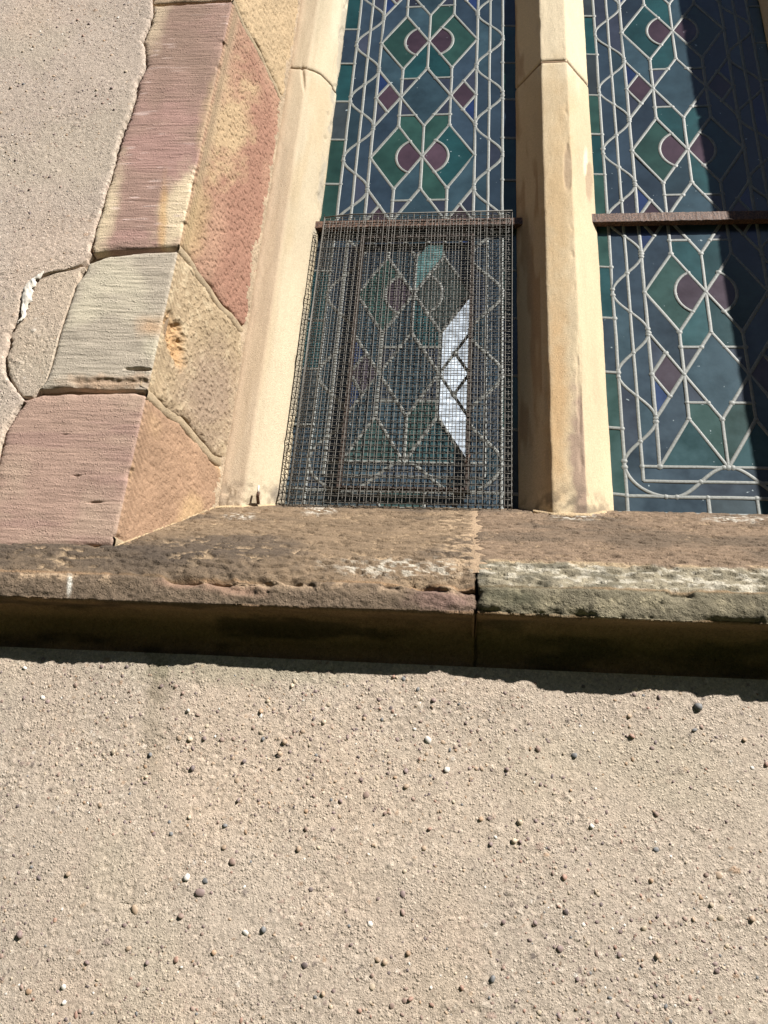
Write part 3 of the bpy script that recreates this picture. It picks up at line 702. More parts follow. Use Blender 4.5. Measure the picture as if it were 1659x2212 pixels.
def paint_frame(qx, qy, U, Z, nx):
    c = alb(216, 198, 163, NLF) * (0.86 + 0.28 * fbm(U * 10, Z * 3, 4, 410))[..., None]
    c = mixc(c, alb(226, 212, 180, NLF), 0.8 * sstep(0.48, 0.68, fbm(U * 8 + 2, Z * 1.5, 3, 411)) * sstep(1.6, 2.2, Z))
    c = mixc(c, alb(206, 180, 136, NLF), 0.45 * sstep(0.5, 0.7, fbm(U * 14, Z * 2.2, 3, 412)))
    c = mixc(c, alb(196, 166, 132, NLF), 0.75 * np.exp(-((U - 0.03) / 0.016) ** 2))                    # pointing against the jamb
    c = mixc(c, alb(204, 176, 146, NLF), 0.6 * (1 - sstep(0.085, 0.10, U)) * (0.5 + 0.5 * sstep(2.3, 1.6, Z)))     # pinkish flat fillet
    low = sstep(0.90, 0.80, Z)
    c = mixc(c, alb(150, 132, 108, NLF), 0.6 * low * sstep(0.45, 0.65, fbm(U * 60, Z * 60, 3, 414)))
    c = mixc(c, alb(130, 120, 110, NLF), 0.7 * blob(qx, qy, 598, 1066, 14, 16, 0, 0.7, 0.5, 20))
    c = mixc(c, alb(176, 168, 150, NLF), 0.6 * sstep(0.18, 0.2, U) * sstep(0.5, 0.6, fbm(U * 30, Z * 9, 3, 415)))
    return c
def relief_frame(qx, qy, U, Z):
    h = 0.0035 * np.exp(-((U - 0.03) / 0.012) ** 2) * (0.4 + fbm(U * 60, Z * 30, 3, 420))
    h = h - 0.005 * blob(qx, qy, 655, 172, 3.2, 26, -6, 0.5, 0.4, 21) - 0.004 * sstep(0.62, 0.72, fbm(U * 45, Z * 18, 3, 421)) * sstep(0.17, 0.2, U)
    return h - 0.004 * sstep(0.5, 0.7, fbm(U * 70, Z * 70, 3, 422)) * sstep(0.86, 0.80, Z)
zj = at(640, 148, A_)[2]
foot = lambda y: sill_z(y) - 0.004
moulding('frame_stone', LP, 0.77, zj - 0.0015, paint_frame, frame, 0.006, 0.0016, foot, relief_frame)
moulding('frame_stone', LP, zj + 0.0015, ZT, paint_frame, frame, 0.006, 0.0016, None, relief_frame)
RP = [(1.949 - 0.487 - x if False else (R1 + (L0 - x)), y) for x, y in LP][::-1]
frame2 = empty('window_frame', (R1 + 0.08, A_, 0.80))
tag(frame2, 'cream limestone frame moulding in shade beyond the shadowed glass', 'window frame')
moulding('frame_stone', RP, 0.77, 2.1, paint_frame, frame2, 0.008, 0.0016, foot, None)
moulding('frame_stone', RP, 2.104, ZT, paint_frame, frame2, 0.008, 0.0016, None, None)

mul = empty('window_mullion', (0.25, A_, 0.77))
tag(mul, 'ochre-stained cream stone mullion standing between the two stained-glass lights', 'mullion')
MP = [(L1 - 0.001, G_ + 0.06), (L1, G_ - 0.006), (0.2085, A_), (0.2915, A_), (R0, G_ - 0.006), (R0 + 0.001, G_ + 0.06)]
def paint_mul(qx, qy, U, Z, nx):
    c = alb(212, 191, 152, 0.62) * (0.84 + 0.3 * fbm(U * 14, Z * 2.4, 4, 430))[..., None]
    c = mixc(c, alb(226, 208, 172, 0.62), 0.8 * sstep(2.25, 2.5, Z + 0.3 * (fbm(U * 20, Z * 6, 3, 431) - 0.5)))
    c = mixc(c, alb(204, 156, 92, 0.62), 0.6 * blob(qx, qy, 1206, 860, 20, 190, 0, 0.8, 0.5, 30))
    c = mixc(c, alb(200, 164, 112, 0.62), 0.4 * blob(qx, qy, 1190, 1000, 16, 160, 0, 0.8, 0.5, 31))
    c = mixc(c, alb(200, 162, 106, 0.62), 0.55 * blob(qx, qy, 1205, 420, 30, 190, 0, 0.9, 0.6, 32))
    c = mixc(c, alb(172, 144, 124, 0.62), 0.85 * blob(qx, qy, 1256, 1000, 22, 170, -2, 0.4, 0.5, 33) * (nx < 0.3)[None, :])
    c = mixc(c, alb(178, 152, 122, 0.62), 0.7 * blob(qx, qy, 1226, 365, 9, 50, 0, 0.3, 0.3, 34) + 0.8 * blob(qx, qy, 1273, 395, 8, 45, 0, 0.3, 0.4, 35))
    c = mixc(c, alb(236, 224, 190, 0.62), 0.9 * blob(qx, qy, 1265, 350, 6, 30, 0, 0.3, 0.4, 36))
    c = mixc(c, alb(150, 104, 60, 0.62), 0.45 * sstep(0.5, 0.7, fbm(U * 30, Z * 5, 3, 436)) * (U < 0.16))
    c = mixc(c, alb(92, 84, 72, 0.62), 0.6 * sstep(0.875, 0.80, Z) * sstep(0.38, 0.6, fbm(U * 40, Z * 40, 3, 437)))
    return c
def relief_mul(qx, qy, U, Z):
    h = -0.0030 * sstep(0.55, 0.75, fbm(U * 30, Z * 14, 4, 440)) * (np.exp(-((U - 0.178) / 0.008) ** 2) + np.exp(-((U - 0.262) / 0.007) ** 2))
    h = h - 0.0025 * blob(qx, qy, 1226, 365, 9, 50, 0, 0.2, 0.3, 34) - 0.003 * blob(qx, qy, 1273, 395, 8, 45, 0, 0.2, 0.4, 35) - 0.003 * blob(qx, qy, 1252, 820, 5, 110, 0, 0.3, 0.6, 38)
    return h + 0.0016 * (fbm(U * 18, Z * 5, 3, 442) - 0.5)
zm_ = 2.392
moulding('mullion_stone', MP, 0.77, zm_ - 0.0035, paint_mul, mul, 0.006, 0.0016, foot, relief_mul)
moulding('mullion_stone', MP, zm_ + 0.0035, ZT, paint_mul, mul, 0.006, 0.0016, None, relief_mul)
MPm = [(x + (0.25 - x) * 0.02, y + 0.002) for x, y in MP]
def paint_joint(qx, qy, U, Z, nx): return alb(150, 122, 92, 0.62) * np.ones(U.shape + (3,))
moulding('mortar_joint', MPm, zm_ - 0.008, zm_ + 0.008, paint_joint, mul, 0.001, 0.0005)
FPm = [(x - 0.002, y + 0.003) for x, y in LP]
moulding('mortar_joint', FPm, zj - 0.006, zj + 0.006, lambda a, b_, U, Z, n_: alb(120, 98, 74, 0.62) * np.ones(U.shape + (3,)), frame, 0.001, 0.0005)

# ------------------------------------------------------------------ sill
sill = empty('window_sill', (0.1, -PROJ, 0.385))
tag(sill, 'weathered sloping sandstone sill with chipped front edge and lichen', 'window sill')
PROF = np.array([(0.03, 0.285), (0.006, 0.296), (0.004, 0.345), (-0.010, 0.372), (-0.040, 0.386), (-0.076, 0.386), (-PROJ, 0.390), (-PROJ, 0.434), (-0.0765, 0.4405), (-0.02, 0.512), (A_, 0.773), (G_, 0.828), (G_ + 0.12, 0.898)])
XJ = 0.020
def sill_stone(x0, x1, which):
    L = np.r_[0, np.cumsum(np.hypot(*np.diff(PROF, axis=0).T))]
    Lf0, Lf1, Lb = L[6], L[8], L[9]
    u = np.concatenate([np.arange(0, Lf0, 0.006), np.arange(Lf0, Lf1, 0.002), np.arange(Lf1, L[10], 0.003), np.arange(L[10], L[-1], 0.01)])
    py_, pz_ = np.interp(u, L, PROF[:, 0]), np.interp(u, L, PROF[:, 1])
    ty, tz = np.gradient(py_, u), np.gradient(pz_, u)
    k = np.ones(5) / 5; ty = np.convolve(np.pad(ty, 2, 'edge'), k, 'valid'); tz = np.convolve(np.pad(tz, 2, 'edge'), k, 'valid')
    l = np.hypot(ty, tz); ny, nz = -tz / l, ty / l
    xs = lines((x0, max(x0, min(-1.02, x1)), 0.012), (max(x0, -1.02), min(x1, 0.80), 0.0034), (max(min(x1, 0.80), x0), x1, 0.012)) if x0 < -1.02 else lines((x0, 0.80, 0.0034), (0.80, x1, 0.012))
    X, U = np.meshgrid(xs, u)
    P = np.zeros(X.shape + (3,)); P[..., 0] = X; P[..., 1] = py_[:, None]; P[..., 2] = pz_[:, None]
    if which:
        mk = sstep(Lf0 - 0.03, Lf0, U) * (1 - sstep(Lf1, Lf1 + 0.05, U)) * sstep(0.02, 0.35, X)
        P[..., 1] -= 0.010 * mk; P[..., 2] -= 0.006 * mk * (1 - sstep(Lf0, Lf1, U))
    N = np.zeros_like(P); N[..., 1] = ny[:, None]; N[..., 2] = nz[:, None]
    front = sstep(Lf0 - 0.006, Lf0 + 0.002, U) * (1 - sstep(Lf1 - 0.004, Lf1 + 0.004, U)); top = sstep(Lf1, Lf1 + 0.01, U); under = 1 - sstep(Lf0 - 0.01, Lf0, U)
    px, py = pix(P)
    s = which * 50
    H = 0.004 * (fbm(X * 9, U * 9, 3, 500 + s) - 0.5)
    # tooled weathering: short diagonal chisel strokes
    q = fbm(X * 46 + U * 38, U * 120 - X * 10, 3, 510 + s)
    H = H + top * (-0.0062 * sstep(0.46, 0.70, q) + 0.0035 * (fbm(X * 60, U * 100, 3, 512 + s) - 0.5))
    H = H + front * (0.006 * (fbm(X * 26, U * 40, 4, 514 + s) - 0.5) + 0.0045 * (fbm(X * 170, U * 170, 3, 516 + s) - 0.5))
    # knocks along the upper and lower arris
    ta = np.exp(-((U - (Lf1 - 0.006)) / 0.011) ** 2); ba = np.exp(-((U - Lf0) / 0.008) ** 2)
    kn = sstep(0.56, 0.72, fbm(X * 16, U * 14, 4, 518 + s)); kb = sstep(0.45, 0.7, fbm(X * 13, U * 4, 3, 520 + s))
    H = H - ta * (0.011 * kn + 0.002) - ba * ((0.014 if which else 0.004) * kb)
    if which == 0:
        for cx, cy, rx, ry in ((395, 1248, 34, 11), (505, 1262, 60, 16), (560, 1254, 40, 9), (620, 1250, 26, 8), (905, 1262, 60, 9), (1000, 1275, 22, 30)):
            H = H - 0.010 * blob(px, py, cx, cy, rx, ry, 14, 0.5, 0.5, cx)
    ja = np.minimum(np.abs(X - x0), np.abs(X - x1)); H = H - 0.010 * np.exp(-ja / 0.006) * (front + 0.35 * top)
    f4 = lambda a, b_, sd, o_=4: fbm(X * a, U * b_, o_, sd + s)
    nlt = 0.78
    if which == 0:
        ct = alb(152, 128, 99, nlt) * (0.72 + 0.55 * f4(30, 60, 530))[..., None]
        ct = mixc(ct, alb(104, 90, 76, nlt), 0.75 * sstep(0.46, 0.64, f4(4, 10, 532)))
        ct = mixc(ct, alb(92, 80, 68, nlt), 0.75 * blob(px, py, 230, 1200, 330, 42, 2, 0.7, 0.5, 61))
        ct = mixc(ct, alb(206, 176, 136, nlt), 0.8 * sstep(0.57, 0.66, q) * sstep(0.42, 0.6, f4(10, 14, 534)))
        ct = mixc(ct, alb(204, 174, 136, nlt), 0.9 * blob(px, py, 995, 1170, 55, 80, 0, 0.8, 0.7, 62) * sstep(0.45, 0.6, f4(50, 90, 535)))
        ct = mixc(ct, alb(232, 222, 200, nlt), 0.85 * blob(px, py, 860, 1222, 130, 16, 1, 0.7, 0.6, 63) * sstep(0.50, 0.60, f4(90, 160, 536)))
        ct = mixc(ct, alb(236, 228, 210, nlt), 0.9 * (blob(px, py, 690, 1100, 40, 8, 0, 0.6, 0.6, 64) + blob(px, py, 515, 1112, 26, 6, 0, 0.6, 0.6, 66)) * sstep(0.5, 0.6, f4(90, 160, 537)))
        cf = alb(112, 95, 76) * (0.75 + 0.5 * f4(24, 40, 538))[..., None]
        cf = mixc(cf, alb(146, 114, 92), 0.7 * (blob(px, py, 500, 1264, 66, 17, 10, 0.6, 0.5, 67) + blob(px, py, 380, 1254, 40, 14, 0, 0.6, 0.5, 68)))
        cf = mixc(cf, alb(130, 100, 92), 0.6 * blob(px, py, 960, 1290, 70, 26, 0, 0.7, 0.5, 69))
        cf = mixc(cf, alb(226, 222, 208), 0.9 * blob(px, py, 150, 1250, 5, 26, 2, 0.5, 0.5, 70))
        cf = mixc(cf, alb(196, 166, 130), 0.6 * ta * sstep(0.5, 0.65, f4(30, 30, 539)))
    else:
        ct = alb(154, 129, 103, nlt) * (0.72 + 0.55 * f4(30, 60, 540))[..., None]
        ct = mixc(ct, alb(116, 100, 82, nlt), 0.7 * sstep(0.48, 0.66, f4(5, 10, 542)))
        ct = mixc(ct, alb(206, 176, 136, nlt), 0.8 * sstep(0.58, 0.67, q) * sstep(0.40, 0.6, f4(10, 14, 544)))
        band = 1 - sstep(Lb - 0.008, Lb + 0.002, U + 0.02 * (f4(14, 14, 545) - 0.5))
        lich = alb(166, 155, 128, nlt) * (0.62 + 0.7 * f4(40, 60, 546))[..., None]
        lich = mixc(lich, alb(230, 221, 198, nlt), 0.75 * sstep(0.52, 0.62, f4(60, 110, 547)))
        lich = mixc(lich, alb(112, 106, 86, nlt), 0.7 * sstep(0.54, 0.66, f4(26, 44, 548)))
        ct = ct * (1 - band[..., None]) + lich * band[..., None]
        ct = mixc(ct, alb(214, 186, 142, nlt), 0.7 * np.exp(-((U - Lb) / 0.008) ** 2) * sstep(0.42, 0.55, f4(20, 30, 549)))
        ct = mixc(ct, alb(236, 228, 210, nlt), 0.9 * (blob(px, py, 1240, 1115, 40, 8, 0, 0.6, 0.6, 71) + blob(px, py, 1600, 1120, 60, 6, 0, 0.6, 0.6, 72)) * sstep(0.5, 0.6, f4(90, 160, 550)))
        cf = alb(116, 108, 86) * (0.62 + 0.75 * f4(30, 40, 551))[..., None]
        cf = mixc(cf, alb(168, 156, 124), 0.5 * sstep(0.5, 0.68, f4(40, 60, 552)))
        cf = mixc(cf, alb(82, 82, 62), 0.6 * blob(px, py, 1100, 1290, 70, 20, 10, 0.7, 0.6, 73))
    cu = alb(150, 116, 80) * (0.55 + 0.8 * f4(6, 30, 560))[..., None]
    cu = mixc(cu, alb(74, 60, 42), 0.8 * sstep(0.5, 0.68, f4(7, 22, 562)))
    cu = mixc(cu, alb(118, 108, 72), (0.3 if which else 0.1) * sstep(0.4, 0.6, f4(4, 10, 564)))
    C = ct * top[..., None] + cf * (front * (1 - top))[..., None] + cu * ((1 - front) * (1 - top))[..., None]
    P[..., 0] += 0.016 * (fbm(U * 34, U * 0 + 7, 4, 577) - 0.5) * np.exp(-np.abs(X - XJ) / 0.03) + 0.010 * (fbm(U * 60, U * 0 + which, 3, 578) - 0.5) * np.exp(-np.abs(X - XJ) / 0.012)
    P = P + N * H[..., None]
    if which == 0: P[..., 2] += 0.0025 * sstep(-0.6, 0.04, X) * front - 0.002
    E = np.zeros_like(P); E[:, 0, 0] = -1; E[:, -1, 0] = 1
    P, C = np.concatenate([P[:, :1] + np.array([0, 0.08, -0.03]), P, P[:, -1:] + np.array([0, 0.08, -0.03])], 1), np.concatenate([C[:, :1], C, C[:, -1:]], 1)
    return link('sill_stone', grid_mesh('sill_stone', P[::-1], C[::-1]), M_SILL, sill)
sill_stone(-1.55, XJ - 0.003, 0)
sill_stone(XJ + 0.002, 1.95, 1)
# crumbling mortar in the sill joint, dropping away at the front
t = np.linspace(0, 1, 130); yy = -0.045 + (G_ + 0.045) * t
zz = sill_z(yy) - 0.0075; wv = np.linspace(-1, 1, 12)
half = 0.014 + 0.012 * fbm(t * 9, t * 0, 2, 570)
P = np.zeros((130, 12, 3)); P[..., 0] = XJ + 0.004 + half[:, None] * wv + 0.012 * (fbm(t * 5, t * 0 + 3, 2, 571) - 0.5)[:, None]
P[..., 1] = yy[:, None]; P[..., 2] = zz[:, None] + 0.0035 * (1 - wv ** 2) + 0.002 * (fbm(P[..., 0] * 90, yy[:, None] * 90 * np.ones((1, 12)), 3, 572) - 0.5)
c = alb(198, 168, 132, 0.78) * (0.8 + 0.4 * fbm(P[..., 0] * 120, P[..., 1] * 120, 3, 573))[..., None]
link('sill_mortar', grid_mesh('sill_mortar', P[:, ::-1], c[:, ::-1]), M_SILL, sill)
pk = PROF[:6][::-1] + np.array([0.004, 0.003]); tt = np.linspace(0, 5, 60)
P = np.zeros((60, 10, 3)); P[..., 0] = XJ + np.linspace(-0.014, 0.014, 10); P[..., 1] = np.interp(tt, range(6), pk[:, 0])[:, None]; P[..., 2] = np.interp(tt, range(6), pk[:, 1])[:, None]
P[:, :, 1] += 0.004 * (fbm(P[..., 0] * 90, P[..., 2] * 90, 3, 575) - 0.5)
link('sill_mortar', grid_mesh('sill_mortar', P, alb(120, 98, 70) * np.ones_like(P)), M_SILL, sill)
# mortar fillets at the foot of the mullion and frame
def fillet(name, pts, r, parent, seed):
    pts = np.array(pts, float); L = np.r_[0, np.cumsum(np.hypot(*np.diff(pts, axis=0).T))]
    s = np.linspace(0, L[-1], int(L[-1] / 0.003)); x, y = np.interp(s, L, pts[:, 0]), np.interp(s, L, pts[:, 1])
    th = np.linspace(-0.5, math.pi + 0.5, 10); rr = r * (0.5 + 0.9 * fbm(s * 30, s * 0, 3, seed))
    P = np.zeros((len(s), 10, 3)); P[..., 0] = x[:, None]; P[..., 1] = y[:, None] - 0.4 * rr[:, None] - rr[:, None] * np.cos(th); P[..., 2] = (sill_z(y - 0.4 * rr) - 0.002)[:, None] + rr[:, None] * 0.55 * np.sin(th) - 0.6 * rr[:, None] * np.cos(th)
    P += 0.0025 * (fbm(P[..., 0] * 110, P[..., 2] * 110, 2, seed + 1)[..., None] - 0.5)
    c = alb(222, 192, 146, 0.7) * (0.75 + 0.4 * fbm(P[..., 0] * 60, P[..., 1] * 60, 3, seed + 2))[..., None]
    return link(name, grid_mesh(name, P, c), M_SILL, parent)
fillet('mortar_fillet', [(0.165, A_ + 0.045), (0.205, A_ - 0.003), (0.295, A_ - 0.003), (0.345, A_ + 0.055)], 0.010, mul, 580)
fillet('mortar_fillet', [(XF - 0.02, A_ - 0.02), (XF + 0.01, A_ - 0.002), (-0.57, A_ + 0.002), (-0.50, A_ + 0.06)], 0.009, frame, 585)
fillet('mortar_fillet', [(XA + 0.004, 0.012), (XF, A_ - 0.005)], 0.007, jamb, 588)

# ------------------------------------------------------------------ stained glass
PER, ZK, HF, OA, OB = 0.5665, 0.960, 0.172, 0.262, 0.217
H1, H2, H3 = 0.957, 0.914, 0.870
def light_lines(xc, x0, x1):
    seg = []          # polylines in (u, z)
    U0, U1 = x0 - xc - 0.012, x1 - xc + 0.012; top = ZT
    seg += [[(U0, ZS - 0.01), (U1, ZS - 0.01)], [(U0, top), (U1, top)], [(U0, ZS - 0.01), (U0, top)], [(U1, ZS - 0.01), (U1, top)]]
    rnd = random.Random(int(xc * 1000))
    for s in (-1, 1):
        seg += [[(s * OA, ZS - 0.01), (s * OA, top)], [(s * OB, H2), (s * OB, top)], [(s * HF, H1), (s * HF, top)]]
        zw = np.arange(ZK + 0.01, top + 0.02, PER / 2 / 20)
        am = (OA - HF) / 2 + 0.0016
        seg.append([(s * ((OA + HF) / 2 + am * math.cos(4 * math.pi * (z - ZK) / PER)), min(z, top)) for z in zw if z <= top + PER / 40])
        seg.append([(s * (0.147 + (OA + 0.0016 - 0.147) * math.cos(a)), 0.970 - (0.970 - H3 + 0.0012) * math.sin(a)) for a in np.linspace(0, math.pi / 2, 12)])
        seg.append([(s * 0.147 * (1 - t), H3 - 0.0012 + (H1 - H3 + 0.0024) * (0.5 - 0.5 * math.cos(math.pi * t))) for t in np.linspace(0, 1, 14)])
        ue = U0 if s < 0 else U1
        z = ZS + 0.04
        while z < top:
            seg.append([(s * OA, z), (ue, z - s * 0.004)]); z += PER / 3 * rnd.uniform(0.92, 1.08)
        seg.append([(s * 0.06, ZS - 0.01), (s * 0.06, H3)])
    seg += [[(-OB, H1), (OB, H1)], [(-OB, H2), (OB, H2)], [(-OA, H3), (OA, H3)]]
    h, Pq = HF, PER
    for n_ in range(0, 6):
        k = ZK + n_ * PER
        for s in (-1, 1):
            if n_ == 0: k0 = H1
            seg += [[(0, k if n_ else H1), (s * h / 2, k + Pq / 4)], [(s * h / 2, k + Pq / 4), (s * h, k if n_ else H1)]]
            if n_:
                seg += [[(0, k), (s * h / 2, k - Pq / 4)], [(s * h / 2, k - Pq / 4), (s * h, k)]]
                a0 = math.atan2(Pq / 8, h / 4 - 0.006)
                rr = math.hypot(Pq / 8, h / 4 - 0.006) + 0.0
                seg.append([(s * (0.006 + rr * math.cos(a)), k + rr * math.sin(a)) for a in np.linspace(a0, -a0, 14)])
            seg += [[(s * h / 2, k + Pq / 4), (s * h / 2, k + 3 * Pq / 4)], [(0, k + Pq / 4), (s * h / 2, k + Pq / 2)], [(s * h / 2, k + Pq / 2), (0, k + 3 * Pq / 4)],
                    [(s * h / 2, k + Pq / 2), (s * h, k + Pq / 4)], [(s * h / 2, k + Pq / 2), (s * h, k + 3 * Pq / 4)],
                    [(s * h, k + Pq / 2), (s * 0.75 * h, k + 3 * Pq / 8)], [(s * h, k + Pq / 2), (s * 0.75 * h, k + 5 * Pq / 8)],
                    [(s * 0.18 * h, k + 0.34 * Pq), (s * 0.5 * h, k + 0.34 * Pq)], [(s * 0.18 * h, k + 0.66 * Pq), (s * 0.5 * h, k + 0.66 * Pq)]]
        seg += [[(0, k if n_ else H1), (0, k + Pq / 4)]] + ([[(0, k - Pq / 4), (0, k)]] if n_ else [])
    # clip to the light
    outl = []
    for pl in seg:
        cur = []
        for a, b_ in zip(pl[:-1], pl[1:]):
            if a[1] > top + 1e-9 and b_[1] > top + 1e-9: continue
            if a[1] > top or b_[1] > top:
                lo, hi = (a, b_) if a[1] < b_[1] else (b_, a); t = (top - lo[1]) / (hi[1] - lo[1]); a, b_ = lo, (lo[0] + (hi[0] - lo[0]) * t, top)
            if cur and cur[-1] == a: cur.append(b_)
            else:
                if len(cur) > 1: outl.append(cur)
                cur = [a, b_]
        if len(cur) > 1: outl.append(cur)
    return outl, (U0, U1)
def faces_of(polys):
    S = np.array([(a[0], a[1], b_[0], b_[1]) for pl in polys for a, b_ in zip(pl[:-1], pl[1:])])
    nS = len(S); cuts = [[0.0, 1.0] for _ in range(nS)]
    d = S[:, 2:] - S[:, :2]; ln = np.hypot(d[:, 0], d[:, 1])
    tol = 0.0006
    for i in range(nS):
        p0 = S[i, :2]; di = d[i]
        den = di[0] * d[:, 1] - di[1] * d[:, 0]
        w_ = S[:, :2] - p0
        with np.errstate(divide='ignore', invalid='ignore'):
            t = (w_[:, 0] * d[:, 1] - w_[:, 1] * d[:, 0]) / den; u = (w_[:, 0] * di[1] - w_[:, 1] * di[0]) / den
        ok = (np.abs(den) > 1e-12) & (t > -tol / ln[i]) & (t < 1 + tol / ln[i]) & (u > -tol / ln) & (u < 1 + tol / ln)
        cuts[i] += [min(1, max(0, x)) for x in t[ok]]
        # end points of collinear neighbours lying on this segment
        for e in (S[:, :2], S[:, 2:]):
            r = e - p0; tt = (r @ di) / ln[i] ** 2; dist = np.abs(r[:, 0] * di[1] - r[:, 1] * di[0]) / ln[i]
            q = (dist < tol * 0.5) & (tt > 0) & (tt < 1); cuts[i] += list(tt[q])
    key = {}; pts = []
    def vid(p_):
        k = (round(p_[0] / 0.0008), round(p_[1] / 0.0008))
        for a in (0, -1, 1):
            for b_ in (0, -1, 1):
                if (k[0] + a, k[1] + b_) in key: return key[(k[0] + a, k[1] + b_)]
        key[k] = len(pts); pts.append(p_); return key[k]
    E = set()
    for i in range(nS):
        c = sorted(cuts[i]); ids = [vid(tuple(S[i, :2] + d[i] * t)) for t in c]
        for a, b_ in zip(ids[:-1], ids[1:]):
            if a != b_: E.add((min(a, b_), max(a, b_)))
    adj = {}
    for a, b_ in E: adj.setdefault(a, set()).add(b_); adj.setdefault(b_, set()).add(a)
    while True:
        dead = [a for a in adj if len(adj[a]) == 1]
        if not dead: break
        for a in dead:
            for b_ in adj[a]: adj[b_].discard(a)
            del adj[a]
        for a in [a for a in adj if not adj[a]]: del adj[a]
    order = {a: sorted(adj[a], key=lambda b_: math.atan2(pts[b_][1] - pts[a][1], pts[b_][0] - pts[a][0])) for a in adj}
    seen = set(); out = []
    for a in adj:
        for b_ in adj[a]:
            if (a, b_) in seen: continue
            f = []; x, y = a, b_
            while (x, y) not in seen:
                seen.add((x, y)); f.append(x); o_ = order[y]; nx_ = o_[(o_.index(x) - 1) % len(o_)]; x, y = y, nx_
            pp = [pts[i] for i in f]
            ar = 0.5 * sum(p_[0] * q[1] - q[0] * p_[1] for p_, q in zip(pp, pp[1:] + pp[:1]))
            if ar > 4e-5: out.append(pp)
    return out, pts, adj
def pane_kind(cu, cz, rnd, hopper, um=0.0):
    au = abs(cu) / HF
    if cz < H1 - 0.002 or abs(cu) > HF:
        if abs(cu) > OA or cz < H3: return rnd.choice(['green', 'grey', 'navy', 'green', 'teal', 'grey'])
        return rnd.choice(['navy', 'indigo', 'navy', 'slate', 'navy', 'blue' if rnd.random() < 0.25 else 'navy'])
    t = ((cz - ZK) / PER); n_ = math.floor(t); t -= n_; tt = min(t, 1 - t); kk = ZK + PER * (n_ if t < 0.5 else n_ + 1)
    low = (n_ == 0 and t < 0.5)
    if abs(au - 0.5) / 0.5 + tt / 0.25 < 1 and not low:
        if hopper and cu > 0 and cz < 1.7: return 'greyclear'
        return 'purple' if um < 0.75 * HF else rnd.choice(['teal', 'green'])
    if low and au < 0.9 and t < 0.25 * (1 - abs(au - 0.5) / 0.5): return rnd.choice(['teal', 'green', 'teal'])
    if au / 0.5 + abs(t - 0.5) / 0.25 < 1: return 'slate'
    if abs(au - 0.75) / 0.25 + abs(t - 0.5) / 0.125 < 1: return 'clear' if hopper and cu > 0 and cz < 1.5 else 'purple'
    if au < 0.5:
        if 0.34 < t < 0.66: return 'indigo'
        if hopper and cu > 0 and 1.53 < cz < 1.75: return 'tealclear'
        return rnd.choice(['green', 'teal', 'slate'])
    if hopper and cu > 0 and 0.97 < cz < 1.5: return 'clear'
    if abs(t - 0.5) < 0.2 and au > 0.8: return rnd.choice(['blue', 'indigo'])
    return rnd.choice(['navy', 'slate', 'navy'])
def came_mesh(polys, adj_pts, rnd):
    v = []; f = []; prof = [(-1, 0.0), (-0.86, 0.55), (-0.45, 0.92), (0.0, 1.0), (0.45, 0.92), (0.86, 0.55), (1, 0.0)]; k = len(prof)
    for j, pl in enumerate(polys):
        pts = [Vector(p_) for p_ in pl]
        if len(pts) == 2:       # hand-drawn leads are never quite straight
            a, b_ = pts; nn = max(2, int((b_ - a).length / 0.03)); dn = Vector((-(b_ - a).y, (b_ - a).x)).normalized()
            sd = rnd.random() * 50
            pts = [a.lerp(b_, i / nn) + dn * (0.0016 * (float(vnoise(i * 0.45, sd)) - 0.5) if 0 < i < nn else 0) for i in range(nn + 1)]
        wd = 0.0050 * rnd.uniform(0.9, 1.08); ht = 0.0013 + 0.0003 * rnd.random()
        base = len(v)
        for i, p_ in enumerate(pts):
            d = (pts[min(i + 1, len(pts) - 1)] - pts[max(i - 1, 0)]).normalized(); nrm = Vector((-d.y, d.x))
            for a, b_ in prof:
                q = p_ + nrm * a * wd; v.append((q.x, -b_ * ht, q.y))
        for i in range(len(pts) - 1):
            for q in range(k - 1):
                a = base + i * k + q; f.append((a, a + 1, a + 1 + k, a + k))
    for p_ in adj_pts:
        base = len(v); r = rnd.uniform(0.0064, 0.0088); v.append((p_[0], -0.0024, p_[1]))
        for rr, hh in ((0.6, 0.0020), (1.0, 0.0005)):
            for q in range(8):
                a = 2 * math.pi * q / 8; v.append((p_[0] + r * rr * math.cos(a), -hh, p_[1] + r * rr * math.sin(a) * rnd.uniform(0.85, 1.15)))
        for q in range(8):
            b1, b2 = base + 1 + q, base + 1 + (q + 1) % 8; f.append((base, b1, b2)); f.append((b1, b1 + 8, b2 + 8, b2))
    me = bpy.data.meshes.new('lead_cames'); me.from_pydata(v, [], f); me.update(); me.polygons.foreach_set('use_smooth', np.ones(len(f), bool)); return me
